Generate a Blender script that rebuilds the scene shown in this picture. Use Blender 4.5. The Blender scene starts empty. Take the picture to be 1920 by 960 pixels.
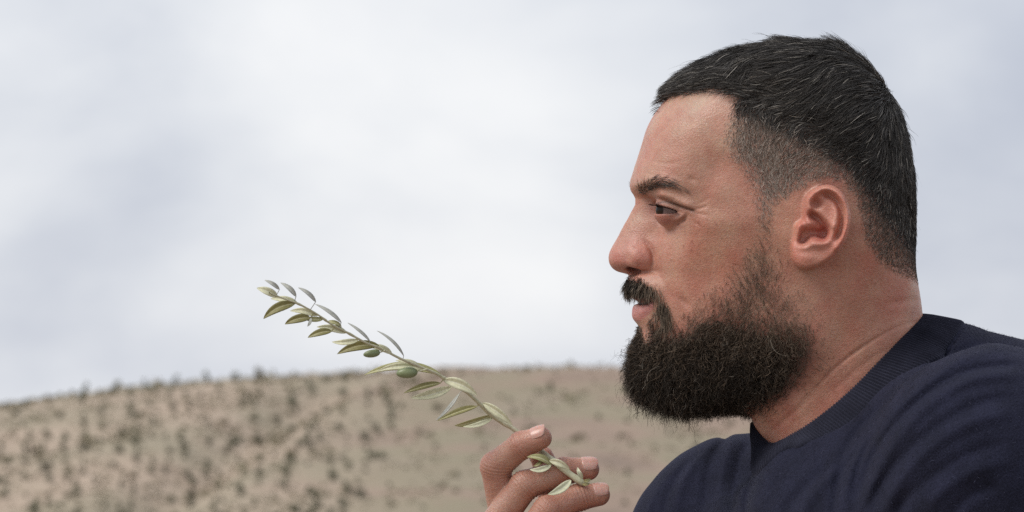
import bpy, math, random
import time as _t
import numpy as np
from mathutils import Vector, Matrix

# ---------------------------------------------------------------- scene, camera, sky, sun
_t0 = _t.time()
scene = bpy.context.scene
col = scene.collection
S = 0.385e-3                 # metres per design unit (about one photograph pixel at the man)
DIST = 3.0                   # camera to the man's mid plane
FPX = DIST / S               # focal length in design units
PITCH = math.radians(2.55)
CAM = np.array([0.0, 0.0, 1.62])
rng = np.random.default_rng(7)
random.seed(7)

cam_d = bpy.data.cameras.new('camera')
cam = bpy.data.objects.new('camera', cam_d)
col.objects.link(cam)
cam.location = CAM
cam.rotation_euler = (math.pi / 2 + PITCH, 0, 0)
cam_d.sensor_width = 36.0
cam_d.lens = 36.0 * FPX / 1920.0
cam_d.clip_start = 0.1
cam_d.clip_end = 20000.0
cam_d.dof.use_dof = True
cam_d.dof.focus_distance = DIST - 0.05
cam_d.dof.aperture_fstop = (cam_d.lens / 1000.0) / (20.0 * S)
scene.camera = cam

SUN_EL, SUN_AZ = math.radians(47), math.radians(246)   # azimuth measured clockwise from +Y
sd = bpy.data.lights.new('sun', 'SUN')
sd.energy = 1.5
sd.angle = math.radians(28)
sd.color = (1.0, 0.955, 0.89)
sun = bpy.data.objects.new('sun', sd)
col.objects.link(sun)
_d = Vector((math.sin(SUN_AZ) * math.cos(SUN_EL), math.cos(SUN_AZ) * math.cos(SUN_EL), math.sin(SUN_EL)))
sun.rotation_euler = _d.to_track_quat('Z', 'Y').to_euler()
sun.location = (0, 0, 30)

world = bpy.data.worlds.new('World')
scene.world = world
world.use_nodes = True
wn, wl = world.node_tree.nodes, world.node_tree.links
wn.clear()
def wnode(t, **k):
    n = wn.new(t)
    for a, b in k.items():
        setattr(n, a, b)
    return n
sky = wnode('ShaderNodeTexSky')
sky.sky_type = 'NISHITA'
sky.sun_disc = False
sky.sun_elevation = SUN_EL
sky.sun_rotation = SUN_AZ
sky.air_density = 1.0
sky.dust_density = 2.0
tc = wnode('ShaderNodeTexCoord')
mp = wnode('ShaderNodeMapping')
mp.inputs['Scale'].default_value = (1.0, 1.0, 1.75)
mp.inputs['Location'].default_value = (4.69, 2.4, 3.37)
wl.new(tc.outputs['Generated'], mp.inputs['Vector'])
n1 = wnode('ShaderNodeTexNoise')
n1.inputs['Scale'].default_value = 9.0
n1.inputs['Detail'].default_value = 5.0
n1.inputs['Roughness'].default_value = 0.48
n1.inputs['Distortion'].default_value = 0.2
wl.new(mp.outputs['Vector'], n1.inputs['Vector'])
cr = wnode('ShaderNodeValToRGB')
cr.color_ramp.interpolation = 'B_SPLINE'
e = cr.color_ramp.elements
e[0].position, e[0].color = 0.27, (0.50, 0.535, 0.63, 1)
e[1].position, e[1].color = 0.72, (0.95, 0.952, 0.96, 1)
m_ = e.new(0.47); m_.color = (0.710, 0.738, 0.795, 1)
wl.new(n1.outputs['Fac'], cr.inputs['Fac'])
up = wnode('ShaderNodeVectorMath', operation='SCALE')
up.inputs['Scale'].default_value = 6.75
wl.new(cr.outputs['Color'], up.inputs[0])
mx = wnode('ShaderNodeMix', data_type='RGBA')
mx.inputs['Factor'].default_value = 0.94
wl.new(sky.outputs['Color'], mx.inputs[6])
wl.new(up.outputs['Vector'], mx.inputs[7])
bg = wnode('ShaderNodeBackground')
bg.inputs['Strength'].default_value = 0.10
wl.new(mx.outputs[2], bg.inputs['Color'])
wo = wnode('ShaderNodeOutputWorld')
wl.new(bg.outputs['Background'], wo.inputs['Surface'])

scene.view_settings.view_transform = 'Standard'
scene.view_settings.look = 'None'
scene.view_settings.exposure = 0.62
scene.view_settings.gamma = 1.0
scene.view_settings.use_curve_mapping = False
scene.cycles.use_denoising = False
scene.cycles.max_bounces = 6
scene.cycles.diffuse_bounces = 3
scene.cycles.glossy_bounces = 2
scene.cycles.transparent_max_bounces = 6
scene.cycles.caustics_reflective = False
scene.cycles.caustics_refractive = False
try:
    scene.cycles.sample_clamp_indirect = 4.0
except Exception:
    pass

# ---------------------------------------------------------------- helpers
CP, SP = math.cos(PITCH), math.sin(PITCH)
def to_world(p):
    """design coordinates (u right, v down, w toward the camera; about photograph pixels) -> metres in the world"""
    p = np.asarray(p, dtype=np.float64)
    x = (p[..., 0] - 960.0) * S
    y = DIST - p[..., 2] * S
    z = (480.0 - p[..., 1]) * S
    return np.stack([x + CAM[0], y * CP - z * SP + CAM[1], y * SP + z * CP + CAM[2]], -1)

def project(p):
    k = FPX / (FPX - p[..., 2])
    return 960 + (p[..., 0] - 960) * k, 480 + (p[..., 1] - 480) * k

def unproj(px, py, w):
    k = (FPX - w) / FPX
    return 960 + (px - 960) * k, 480 + (py - 480) * k

def mesh_object(name, verts, faces, mat=None, parent=None, smooth=True, attrs=None, base=None):
    """verts in world metres; base = world location of the object's origin (or of its thing)"""
    verts = np.asarray(verts, dtype=np.float64)
    if base is None:
        base = np.zeros(3)
    v = verts - np.asarray(base)
    me = bpy.data.meshes.new(name)
    faces = np.asarray(faces, dtype=np.int32)
    nf, k = faces.shape
    me.vertices.add(len(v))
    me.vertices.foreach_set('co', v.astype(np.float32).ravel())
    me.loops.add(nf * k)
    me.loops.foreach_set('vertex_index', faces.ravel())
    me.polygons.add(nf)
    me.polygons.foreach_set('loop_start', np.arange(0, nf * k, k, dtype=np.int32))
    me.polygons.foreach_set('use_smooth', np.full(nf, smooth, dtype=bool))
    me.update(calc_edges=True)
    for an, (ty, data) in (attrs or {}).items():
        a = me.attributes.new(an, ty, 'POINT')
        if ty == 'FLOAT_COLOR':
            data = np.concatenate([data, np.ones((len(data), 1))], 1) if data.shape[1] == 3 else data
            a.data.foreach_set('color', data.astype(np.float32).ravel())
        else:
            a.data.foreach_set('value', data.astype(np.float32).ravel())
    o = bpy.data.objects.new(name, me)
    if mat:
        me.materials.append(mat)
    col.objects.link(o)
    if parent is not None:
        o.parent = parent
    else:
        o.location = base
    return o

def empty(name, loc):
    o = bpy.data.objects.new(name, None)
    o.empty_display_size = 0.1
    o.location = loc
    col.objects.link(o)
    return o

def tag(o, label=None, category=None, group=None, kind=None):
    for k, val in (('label', label), ('category', category), ('group', group), ('kind', kind)):
        if val:
            o[k] = val
    return o

class Nodes:
    def __init__(self, name):
        self.m = bpy.data.materials.new(name)
        self.m.use_nodes = True
        self.t = self.m.node_tree
        self.t.nodes.clear()
        self.out = self.t.nodes.new('ShaderNodeOutputMaterial')
        self.b = self.t.nodes.new('ShaderNodeBsdfPrincipled')
        self.t.links.new(self.b.outputs[0], self.out.inputs['Surface'])
    def n(self, ty, inp=None, **k):
        x = self.t.nodes.new(ty)
        for a, b in k.items():
            setattr(x, a, b)
        for a, b in (inp or {}).items():
            self.put(x.inputs[a], b)
        return x
    def put(self, sock, b):
        if isinstance(b, bpy.types.NodeSocket):
            self.t.links.new(b, sock)
        else:
            sock.default_value = b
    def set(self, **k):
        for a, b in k.items():
            self.put(self.b.inputs[a.replace('_', ' ')], b)
    def ramp(self, fac, stops):
        r = self.n('ShaderNodeValToRGB', {'Fac': fac})
        el = r.color_ramp.elements
        el[0].position, el[0].color = stops[0][0], (*stops[0][1], 1)
        el[1].position, el[1].color = stops[-1][0], (*stops[-1][1], 1)
        for p, c in stops[1:-1]:
            x = el.new(p); x.color = (*c, 1)
        return r.outputs['Color']
    def mixc(self, fac, a, b, mode='MIX'):
        x = self.n('ShaderNodeMix', data_type='RGBA', blend_type=mode)
        self.put(x.inputs[0], fac)
        self.put(x.inputs[6], a if isinstance(a, bpy.types.NodeSocket) else (*a, 1))
        self.put(x.inputs[7], b if isinstance(b, bpy.types.NodeSocket) else (*b, 1))
        return x.outputs[2]
    def noise(self, scale, detail=3, rough=0.5, coord=None, out='Fac', dist=0.0):
        x = self.n('ShaderNodeTexNoise', {'Scale': scale, 'Detail': detail, 'Roughness': rough, 'Distortion': dist})
        if coord is None:
            coord = self.n('ShaderNodeTexCoord').outputs['Object']
        self.put(x.inputs['Vector'], coord)
        return x.outputs[out]
    def bump(self, height, strength, distance, normal=None):
        x = self.n('ShaderNodeBump', {'Height': height, 'Strength': strength, 'Distance': distance})
        if normal is not None:
            self.put(x.inputs['Normal'], normal)
        return x.outputs['Normal']
    def attr(self, name, out='Color'):
        return self.n('ShaderNodeAttribute', attribute_name=name).outputs[out]

def pchip(x, y, xq):
    """monotone cubic interpolation along axis 0 of y"""
    x = np.asarray(x, float); y = np.asarray(y, float)
    one = y.ndim == 1
    if one:
        y = y[:, None]
    h = np.diff(x)[:, None]
    d = np.diff(y, axis=0) / h
    m = np.zeros_like(y)
    w1 = 2 * h[1:] + h[:-1]; w2 = h[1:] + 2 * h[:-1]
    ok = d[:-1] * d[1:] > 0
    with np.errstate(divide='ignore', invalid='ignore'):
        hm = (w1 + w2) / (w1 / d[:-1] + w2 / d[1:])
    m[1:-1] = np.where(ok, hm, 0)
    m[0], m[-1] = d[0], d[-1]
    i = np.clip(np.searchsorted(x, xq) - 1, 0, len(x) - 2)
    t = ((xq - x[i]) / (x[i + 1] - x[i]))[:, None]
    t = np.clip(t, 0, 1)
    H = h[i]
    out = ((2*t**3 - 3*t**2 + 1) * y[i] + (t**3 - 2*t**2 + t) * H * m[i]
           + (-2*t**3 + 3*t**2) * y[i + 1] + (t**3 - t**2) * H * m[i + 1])
    return out[:, 0] if one else out

def spline(pts, n):
    """Catmull-Rom through pts, n samples"""
    P = np.asarray(pts, float)
    if len(P) == 2:
        return P[0] + (P[1] - P[0]) * np.linspace(0, 1, n)[:, None]
    Q = np.vstack([2 * P[0] - P[1], P, 2 * P[-1] - P[-2]])
    t = np.linspace(0, len(P) - 1 - 1e-9, n)
    i = t.astype(int); f = (t - i)[:, None]
    a, b, c, d = Q[i], Q[i + 1], Q[i + 2], Q[i + 3]
    return 0.5 * (2*b + (c - a) * f + (2*a - 5*b + 4*c - d) * f**2 + (3*b - a - 3*c + d) * f**3)

def dist_poly(px, py, pts, n=24, vals=None):
    """distance in the plane from points to a smooth stroke; also the stroke parameter 0..1"""
    c = spline(pts, n)
    best = np.full(px.shape, 1e18); tt = np.zeros(px.shape)
    for k in range(n - 1):
        ax, ay = c[k]; bx, by = c[k + 1]
        dx, dy = bx - ax, by - ay
        L = dx * dx + dy * dy + 1e-12
        t = np.clip(((px - ax) * dx + (py - ay) * dy) / L, 0, 1)
        d = (px - ax - t * dx)**2 + (py - ay - t * dy)**2
        b = d < best
        best = np.where(b, d, best)
        tt = np.where(b, (k + t) / (n - 1), tt)
    return np.sqrt(best), tt

def inside_poly(px, py, pts):
    """signed distance to polygon (negative inside)"""
    P = np.asarray(pts, float); n = len(P)
    d = np.full(px.shape, 1e18); s = np.zeros(px.shape, bool)
    for k in range(n):
        ax, ay = P[k]; bx, by = P[(k + 1) % n]
        dx, dy = bx - ax, by - ay
        t = np.clip(((px - ax) * dx + (py - ay) * dy) / (dx * dx + dy * dy + 1e-12), 0, 1)
        d = np.minimum(d, (px - ax - t * dx)**2 + (py - ay - t * dy)**2)
        c = ((ay > py) != (by > py)) & (px < (bx - ax) * (py - ay) / (by - ay + 1e-12) + ax)
        s ^= c
    d = np.sqrt(d)
    return np.where(s, -d, d)

def smin(a, b, k):
    h = np.clip(0.5 + 0.5 * (b - a) / k, 0, 1)
    return b + (a - b) * h - k * h * (1 - h)
def smax(a, b, k):
    return -smin(-a, -b, k)
def sstep(a, b, x):
    t = np.clip((x - a) / (b - a), 0, 1)
    return t * t * (3 - 2 * t)

def capsule(p, a, b, ra, rb):
    a = np.asarray(a, float); b = np.asarray(b, float)
    d = b - a
    q = p - a
    t = np.clip((q @ d) / (d @ d), 0, 1)
    return np.sqrt(((q - t[..., None] * d)**2).sum(-1)) - (ra + (rb - ra) * t)

def ellipsoid(p, c, r, R=None):
    q = p - np.asarray(c, float)
    if R is not None:
        q = q @ R
    r = np.asarray(r, float)
    k0 = np.sqrt(((q / r)**2).sum(-1)); k1 = np.sqrt(((q / r**2)**2).sum(-1)) + 1e-9
    return k0 * (k0 - 1) / k1

def surface_nets(F, lo, hi, h, coarse=8, band=1.45, newton=1, sym=False):
    """mesh the zero set of F(points[n,3]) in the box; only cells near the surface are evaluated finely.
    sym: the box is symmetric about w = 0 and so is F"""
    lo = np.array(lo, float)
    nc = np.ceil((np.asarray(hi, float) - lo) / (h * coarse)).astype(int)
    if sym:
        nc[2] += nc[2] % 2
        lo[2] = -nc[2] * h * coarse / 2
    n = nc * coarse + 1
    H = h * coarse
    half = nc[2] // 2 if sym else 0
    ncc = nc.copy(); ncc[2] -= half
    ci = np.stack(np.meshgrid(*[np.arange(k) for k in ncc], indexing='ij'), -1).reshape(-1, 3)
    ci[:, 2] += half
    cc = lo + (ci + 0.5) * H
    fc = F(cc).reshape(ncc)
    if sym:
        fc = np.concatenate([fc[:, :, ::-1], fc], 2)
    V = np.full(n, 1e3, np.float32)
    V[:-1, :-1, :-1] = np.where(fc > 0, 1e3, -1e3).astype(np.float32).repeat(coarse, 0).repeat(coarse, 1).repeat(coarse, 2)
    off = np.stack(np.meshgrid(*[np.arange(coarse + 1)] * 3, indexing='ij'), -1).reshape(-1, 3)
    ai = np.argwhere(np.abs(fc) < H * band)
    ai = ai[ai[:, 2] >= half]
    for k in range(0, len(ai), 1500):
        b = ai[k:k + 1500]
        gi = (b[:, None, :] * coarse + off[None]).reshape(-1, 3)
        f = F(lo + gi * h)
        V[gi[:, 0], gi[:, 1], gi[:, 2]] = f
        if sym:
            V[gi[:, 0], gi[:, 1], n[2] - 1 - gi[:, 2]] = f
    V[0] = np.abs(V[0]); V[-1] = np.abs(V[-1]); V[:, 0] = np.abs(V[:, 0]); V[:, -1] = np.abs(V[:, -1])
    V[:, :, 0] = np.abs(V[:, :, 0]); V[:, :, -1] = np.abs(V[:, :, -1])
    neg = V < 0
    m = np.zeros(np.array(n) - 1, np.int8)
    for a in (0, 1):
        for b in (0, 1):
            for c in (0, 1):
                m += neg[a:n[0] - 1 + a, b:n[1] - 1 + b, c:n[2] - 1 + c]
    cells = np.argwhere((m > 0) & (m < 8))
    del m
    idx = np.full(np.array(n) - 1, -1, np.int32)
    idx[cells[:, 0], cells[:, 1], cells[:, 2]] = np.arange(len(cells))
    acc = np.zeros((len(cells), 3)); cnt = np.zeros(len(cells))
    corners = [(a, b, c) for a in (0, 1) for b in (0, 1) for c in (0, 1)]
    val = {c: V[cells[:, 0] + c[0], cells[:, 1] + c[1], cells[:, 2] + c[2]].astype(float) for c in corners}
    for c in corners:
        for ax in range(3):
            if c[ax] == 0:
                d = list(c); d[ax] = 1; d = tuple(d)
                va, vb = val[c], val[d]
                x = (va < 0) != (vb < 0)
                t = np.where(x, va / np.where(x, va - vb, 1), 0)
                p = np.tile(np.array(c, float), (len(cells), 1))
                p[:, ax] = t
                acc += np.where(x[:, None], p, 0); cnt += x
    P = lo + (cells + acc / cnt[:, None]) * h
    faces = []
    for ax in range(3):
        s0 = [slice(1, n[k] - 1) for k in range(3)]
        sa = list(s0); sb = list(s0)
        sa[ax] = slice(0, n[ax] - 1); sb[ax] = slice(1, n[ax])
        A, B = neg[tuple(sa)], neg[tuple(sb)]
        e_ = np.argwhere(A != B)
        base = e_ + 1; base[:, ax] -= 1
        fl = A[e_[:, 0], e_[:, 1], e_[:, 2]]
        a1, a2 = (ax + 1) % 3, (ax + 2) % 3
        q = []
        for (i1, i2) in ((-1, -1), (0, -1), (0, 0), (-1, 0)):
            c = base.copy(); c[:, a1] += i1; c[:, a2] += i2
            q.append(idx[c[:, 0], c[:, 1], c[:, 2]])
        q = np.stack(q, 1)
        # design space (u, v down, w to camera) -> world is a mirror-free map here; order fixed by sign
        q = np.where(fl[:, None], q, q[:, ::-1])
        faces.append(q)
    Q = np.vstack(faces)
    Q = Q[(Q >= 0).all(1)]
    for _ in range(newton):
        f = F(P)
        g = np.empty_like(P)
        for ax in range(3):
            d = np.zeros(3); d[ax] = 0.5 * h
            g[:, ax] = (F(P + d) - f) / (0.5 * h)
        st = f / np.maximum((g**2).sum(-1), 0.15)
        P = P - np.clip(st, -0.6 * h, 0.6 * h)[:, None] * g
    return P, Q

def sample_map(M, x0, y0, x, y, step=1.0):
    """bilinear look-up of a map laid out over the side view"""
    a = np.clip((x - x0) / step, 0, M.shape[1] - 1.001); b = np.clip((y - y0) / step, 0, M.shape[0] - 1.001)
    i = a.astype(int); j = b.astype(int); fa = a - i; fb = b - j
    return (M[j, i] * (1 - fa) + M[j, i + 1] * fa) * (1 - fb) + (M[j + 1, i] * (1 - fa) + M[j + 1, i + 1] * fa) * fb

def stroke_map(strokes, x0, y0, x1, y1, step=1.0):
    """sum of soft ridges (height > 0) and creases (height < 0) along smooth strokes"""
    X, Y = np.meshgrid(np.arange(x0, x1 + step, step), np.arange(y0, y1 + step, step))
    D = np.zeros(X.shape)
    for pts, wd, amp, fade in strokes:
        P = np.array(pts, float)
        L = np.hypot(*np.diff(P, axis=0).T).sum()
        n = int(max(6, L / (wd * 0.45)))
        c = spline(pts, n); t = np.linspace(0, 1, n)
        wt = np.ones(n)
        if fade > 0:
            wt = (0.12 + 0.88 * sstep(0, fade, t)) * (0.12 + 0.88 * sstep(0, fade, 1 - t))
        i0 = max(int((P[:, 0].min() - 3 * wd - x0) / step), 0); i1 = min(int((P[:, 0].max() + 3 * wd - x0) / step) + 2, X.shape[1])
        j0 = max(int((P[:, 1].min() - 3 * wd - y0) / step), 0); j1 = min(int((P[:, 1].max() + 3 * wd - y0) / step) + 2, X.shape[0])
        if i1 <= i0 or j1 <= j0:
            continue
        x, y = X[j0:j1, i0:i1], Y[j0:j1, i0:i1]
        A = np.zeros(x.shape)
        for (cx, cy), q in zip(c, wt):
            A += q * np.exp(-((x - cx)**2 + (y - cy)**2) / wd**2)
        m = np.array([sum(q * math.exp(-((ax - cx)**2 + (ay - cy)**2) / wd**2) for (cx, cy), q in zip(c, wt)) for ax, ay in c]).max()
        D[j0:j1, i0:i1] += amp * A / m
    return D

def gradient(F, P, e):
    g = np.empty_like(P)
    for ax in range(3):
        d = np.zeros(3); d[ax] = e
        g[:, ax] = (F(P + d) - F(P - d)) / (2 * e)
    return g
# ---------------------------------------------------------------- the land: hillside, valley, shrubs
HORIZON = 480 + FPX * math.tan(PITCH)
def ray(px, py):
    x = (px - 960) / FPX; z = (480 - py) / FPX
    d = np.stack([x, CP - z * SP, SP + z * CP], -1) if isinstance(px, np.ndarray) else np.array([x, CP - z * SP, SP + z * CP])
    return d
RIDGE = [(-900,800),(-400,782),(-100,765),(0,757),(100,744),(200,731),(300,723),(400,714),(500,707),(600,701),(700,696),(780,691),(860,685),(930,689),(1000,691),(1100,691),(1200,692),(1400,697),(1700,705),(2200,730),(3000,760)]
_rx = np.array([r[0] for r in RIDGE], float); _ry = np.array([r[1] for r in RIDGE], float)
Y_RIDGE, Y_FOOT = 720.0, 560.0
def wave2(x, y, seed, scale, n=6):
    r_ = np.random.default_rng(seed)
    o = np.zeros(np.broadcast(x, y).shape)
    for _ in range(n):
        a = r_.uniform(0, 6.28); f = r_.uniform(0.5, 1.6) / scale
        o += np.sin((x * math.cos(a) + y * math.sin(a)) * f * 6.28 + r_.uniform(0, 6.28))
    return o / n
def land(x, y):
    """height of the ground"""
    px = 960 + x / np.maximum(y, 50.0) * FPX
    py = pchip(_rx, _ry, np.clip(px, -899, 2999).ravel()).reshape(np.shape(px))
    zr = CAM[2] + Y_RIDGE * np.tan(PITCH + np.arctan((480 - py) / FPX))
    t = np.clip((y - 430.0) / (Y_RIDGE - 430.0), 0, 1)
    valley = -34.0
    prof = valley + (zr - valley) * (1 - (1 - t)**1.55)
    beyond = np.clip((y - Y_RIDGE) / 900.0, 0, None)
    z = np.where(y > Y_RIDGE, zr - 26 * np.clip(beyond, 0, 1.2) - 60 * np.clip(beyond - 1.2, 0, 3), prof)
    # gully that separates the planted slope on the left from the bare one on the right
    gx = -9 + 0.12 * (Y_RIDGE - y)
    g = np.exp(-((x + 22 + 0.16 * (Y_RIDGE - y)) / 6.0)**2) * sstep(20, 70, Y_RIDGE - y) * (y < Y_RIDGE)
    z = z - 3.2 * g
    # a nearer shoulder of the bare slope
    sh = sstep(-20, 25, x + 0.16 * (Y_RIDGE - y) + 6) * np.exp(-((Y_RIDGE - 62 - y) / 26)**2)
    z = z + 3.0 * sh
    z = z + (0.55 * wave2(x, y, 5, 38) + 0.22 * wave2(x, y, 6, 13)) * sstep(300, 450, y) * np.exp(-np.clip(y - Y_RIDGE + 8, 0, None) / 12.0)
    near = -0.012 * np.clip(y - 8, 0, None)**1.5 / 6
    w = sstep(60, 380, y)
    z = np.where(y < 430, near * (1 - w) + valley * w + np.where(y < 60, 0, 0), z)
    z = np.where((y >= 380) & (y < 430), valley, z)
    return z
ys = np.concatenate([np.linspace(-60, 60, 31), np.linspace(70, 430, 37), np.linspace(434, 760, 164), np.linspace(780, 2000, 40), np.geomspace(2200, 15000, 14)])
tx_ = np.concatenate([np.linspace(-1.0, -0.17, 20), np.linspace(-0.165, 0.165, 190), np.linspace(0.17, 1.0, 20)])
Yg, Tg = np.meshgrid(ys, tx_, indexing='ij')
Xg = Tg * np.maximum(Yg, 60.0)
Zg = land(Xg, Yg)
ny, nx = Yg.shape
i, j = np.meshgrid(np.arange(ny - 1), np.arange(nx - 1), indexing='ij')
Qg = np.stack([i * nx + j, i * nx + j + 1, (i + 1) * nx + j + 1, (i + 1) * nx + j], -1).reshape(-1, 4)
gm = Nodes('dry_ground')
pos = gm.n('ShaderNodeNewGeometry').outputs['Position']
big = gm.noise(0.035, 4, 0.55, pos)
mid = gm.noise(0.28, 4, 0.6, pos)
fin = gm.noise(1.6, 3, 0.6, pos)
sep = gm.n('ShaderNodeSeparateXYZ', {'Vector': pos})
c_soil = gm.ramp(mid, [(0.30, (0.300, 0.236, 0.182)), (0.52, (0.395, 0.316, 0.248)), (0.72, (0.460, 0.376, 0.302))])
c_dry = gm.ramp(fin, [(0.35, (0.262, 0.230, 0.168)), (0.7, (0.370, 0.318, 0.245))])
c_g = gm.mixc(gm.n('ShaderNodeMapRange', {'Value': big, 'From Min': 0.42, 'From Max': 0.62}).outputs[0], c_soil, c_dry)
# the bare right-hand slope is browner, in level bands
bandv = gm.n('ShaderNodeMapping', {'Vector': pos, 'Scale': (0.030, 0.05, 0.16)}).outputs[0]
bands = gm.noise(1.0, 4, 0.55, bandv, dist=0.4)
c_b = gm.ramp(bands, [(0.30, (0.215, 0.168, 0.138)), (0.46, (0.300, 0.228, 0.182)), (0.58, (0.262, 0.232, 0.168)), (0.75, (0.330, 0.262, 0.215))])
rightm = gm.n('ShaderNodeMapRange', {'Value': sep.outputs['X'], 'From Min': -38.0, 'From Max': -12.0}).outputs[0]
c_all = gm.mixc(rightm, c_g, c_b)
gm.set(Base_Color=c_all, Roughness=0.95, Normal=gm.bump(mid, 0.6, 0.5))
gm.b.inputs['Specular IOR Level'].default_value = 0.1
ground = mesh_object('ground', np.stack([Xg, Yg, Zg], -1).reshape(-1, 3), Qg, gm.m)
tag(ground, kind='structure')

# shrubs: a few shapes of leaf clumps, shared by many copies
def leaf_mat(name, a, b):
    m = Nodes(name)
    m.set(Base_Color=m.ramp(m.noise(2.2, 3, 0.6), [(0.3, a), (0.7, b)]), Roughness=0.85)
    m.b.inputs['Specular IOR Level'].default_value = 0.15
    return m.m
LEAFY = [leaf_mat('shrub_leaf_olive', (0.150, 0.152, 0.100), (0.250, 0.240, 0.170)), leaf_mat('shrub_leaf_dark', (0.110, 0.120, 0.080), (0.190, 0.195, 0.135)), leaf_mat('shrub_leaf_grey', (0.180, 0.172, 0.130), (0.290, 0.265, 0.205))]  # leaf colours lightened to stand for haze over the distance
BARK = Nodes('bark'); BARK.set(Base_Color=BARK.ramp(BARK.noise(9), [(0.3, (0.07, 0.055, 0.04)), (0.7, (0.15, 0.12, 0.09))]), Roughness=0.9)
def crown_mesh(name, mat, seed, n=330, tall=1.0):
    r_ = np.random.default_rng(seed)
    lob = r_.normal(size=(7, 3)) * np.array([0.32, 0.32, 0.28 * tall]) + np.array([0, 0, 0.62 * tall])
    rr = r_.uniform(0.22, 0.42, 7)
    k = r_.integers(0, 7, n)
    d = r_.normal(size=(n, 3)); d /= np.linalg.norm(d, axis=1, keepdims=True)
    c = lob[k] + d * (rr[k] * r_.uniform(0.55, 1.1, n))[:, None]
    c[:, 2] = np.maximum(c[:, 2], 0.06)
    a = r_.normal(size=(n, 3)); a /= np.linalg.norm(a, axis=1, keepdims=True)
    b = np.cross(a, r_.normal(size=(n, 3))); b /= np.linalg.norm(b, axis=1, keepdims=True)
    s = r_.uniform(0.05, 0.12, (n, 1))
    V = np.stack([c - a * s * 1.6, c + b * s, c + a * s * 1.6, c - b * s], 1).reshape(-1, 3)
    Q = np.arange(4 * n).reshape(n, 4)
    o = mesh_object(name, V, Q, mat, smooth=False)
    me = o.data
    bpy.data.objects.remove(o)
    return me
def trunk_mesh(seed, tall=1.0):
    r_ = np.random.default_rng(seed)
    V, Q = [], []
    for _ in range(4):
        top = np.array([*(r_.normal(size=2) * 0.25), 0.7 * tall])
        b0 = len(V)
        for t in (0, 0.5, 1):
            p = top * t + np.array([0.05 * math.sin(5 * t + _), 0, 0])
            rr = 0.05 * (1 - 0.7 * t)
            for a in range(5):
                V.append(p + np.array([math.cos(a * 1.2566) * rr, math.sin(a * 1.2566) * rr, 0]))
        for lv in range(2):
            for a in range(5):
                Q.append((b0 + lv * 5 + a, b0 + lv * 5 + (a + 1) % 5, b0 + lv * 5 + 5 + (a + 1) % 5, b0 + lv * 5 + 5 + a))
    o = mesh_object('trunk', np.array(V), np.array(Q), BARK.m)
    me = o.data; bpy.data.objects.remove(o)
    return me
CROWNS = [crown_mesh('crown', LEAFY[k % 3], 40 + k, tall=(1.0 if k < 6 else 1.7)) for k in range(9)]
TRUNKS = [trunk_mesh(60), trunk_mesh(61, 1.7)]
def place_plant(name, label, category, group, px, py, size, k, on_ridge=False):
    """stand a shrub where the view ray through (px, py) meets the slope"""
    d = ray(float(px), float(py))
    yy = np.linspace(470, Y_RIDGE + 4, 500)
    t = yy / d[1]
    zz = CAM[2] + d[2] * t
    h = land(d[0] * t, yy)
    hit = np.nonzero(zz <= h)[0]
    y = yy[hit[0]] if len(hit) else Y_RIDGE - 2
    x = d[0] * y / d[1]
    z = float(land(np.array([x]), np.array([y]))[0])
    root = empty(name, (x, y, z - 0.05))
    tag(root, label, category, group)
    s = size * rng.uniform(0.85, 1.15)
    root.scale = (s, s, s * rng.uniform(0.85, 1.25))
    root.rotation_euler = (0, 0, rng.uniform(0, 6.28))
    for nm, me in (('trunk', TRUNKS[0 if k < 6 else 1]), ('crown', CROWNS[k])):
        o = bpy.data.objects.new(nm, me)
        col.objects.link(o)
        o.parent = root
    return root
placed = []
def free(px, py, gap):
    for a, b in placed:
        if abs(a - px) < gap and abs(b - py) < gap * 0.6:
            return False
    placed.append((px, py))
    return True
r_ = np.random.default_rng(17)
# along the skyline
sky_px = [(20,0.8),(58,1.0),(120,1.1),(148,0.8),(205,0.9),(232,1.0),(270,1.2),(325,1.5),(372,0.9),(438,1.6),(485,1.1),(545,1.3),(600,1.2),(658,1.7),(712,0.8),(770,1.6),(880,1.5),(978,2.2),(1060,1.0),(1122,0.9),(1980,0.7),(2080,0.8),(2210,0.6)]
sky_px = [(x * 0.5 if x > 0 else x, s) for x, s in sky_px]
ORD = ['leftmost', 'second', 'third', 'fourth', 'fifth', 'sixth', 'seventh', 'eighth', 'ninth', 'tenth', 'eleventh', 'twelfth', 'thirteenth', 'fourteenth', 'fifteenth', 'sixteenth', 'seventeenth', 'eighteenth', 'nineteenth', 'twentieth']
for q, (x, s) in enumerate(sky_px):
    ry = float(pchip(_rx, _ry, np.array([x]))[0])
    placed.append((x, ry + 6))
    place_plant('ridge_shrub', ('leftmost dark shrub on the ridge line against the pale sky' if q == 0 else ORD[q] + ' dark shrub from the left edge along the ridge line' if q < 20 else ['first', 'second', 'third'][q - 20] + ' of three small ridge line shrubs between the sprig and the beard'), 'shrub', 'shrubs along the ridge line', x, ry + 5, 0.62 * s, int(r_.integers(6, 9)) if s > 1.25 else int(r_.integers(0, 6)))
for gx_ in np.arange(-12, 850, 33.0):
    for gy_ in np.arange(700, 990, 21.0):
        px = gx_ + r_.normal() * 5.5 + 7 * math.sin(gy_ * 0.03 + gx_); py = gy_ + r_.normal() * 5
        ry = float(pchip(_rx, _ry, np.array([px]))[0])
        if py < ry + 9 or px > 800 - (py - 720) * 0.55 or r_.random() < 0.16:
            continue
        placed.append((px, py))
        place_plant('hillside_shrub', 'small olive green shrub dotted over the tan hillside', 'shrub', 'shrubs dotted over the hillside', px, py, r_.uniform(0.42, 1.0), int(r_.integers(0, 9)))
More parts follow.
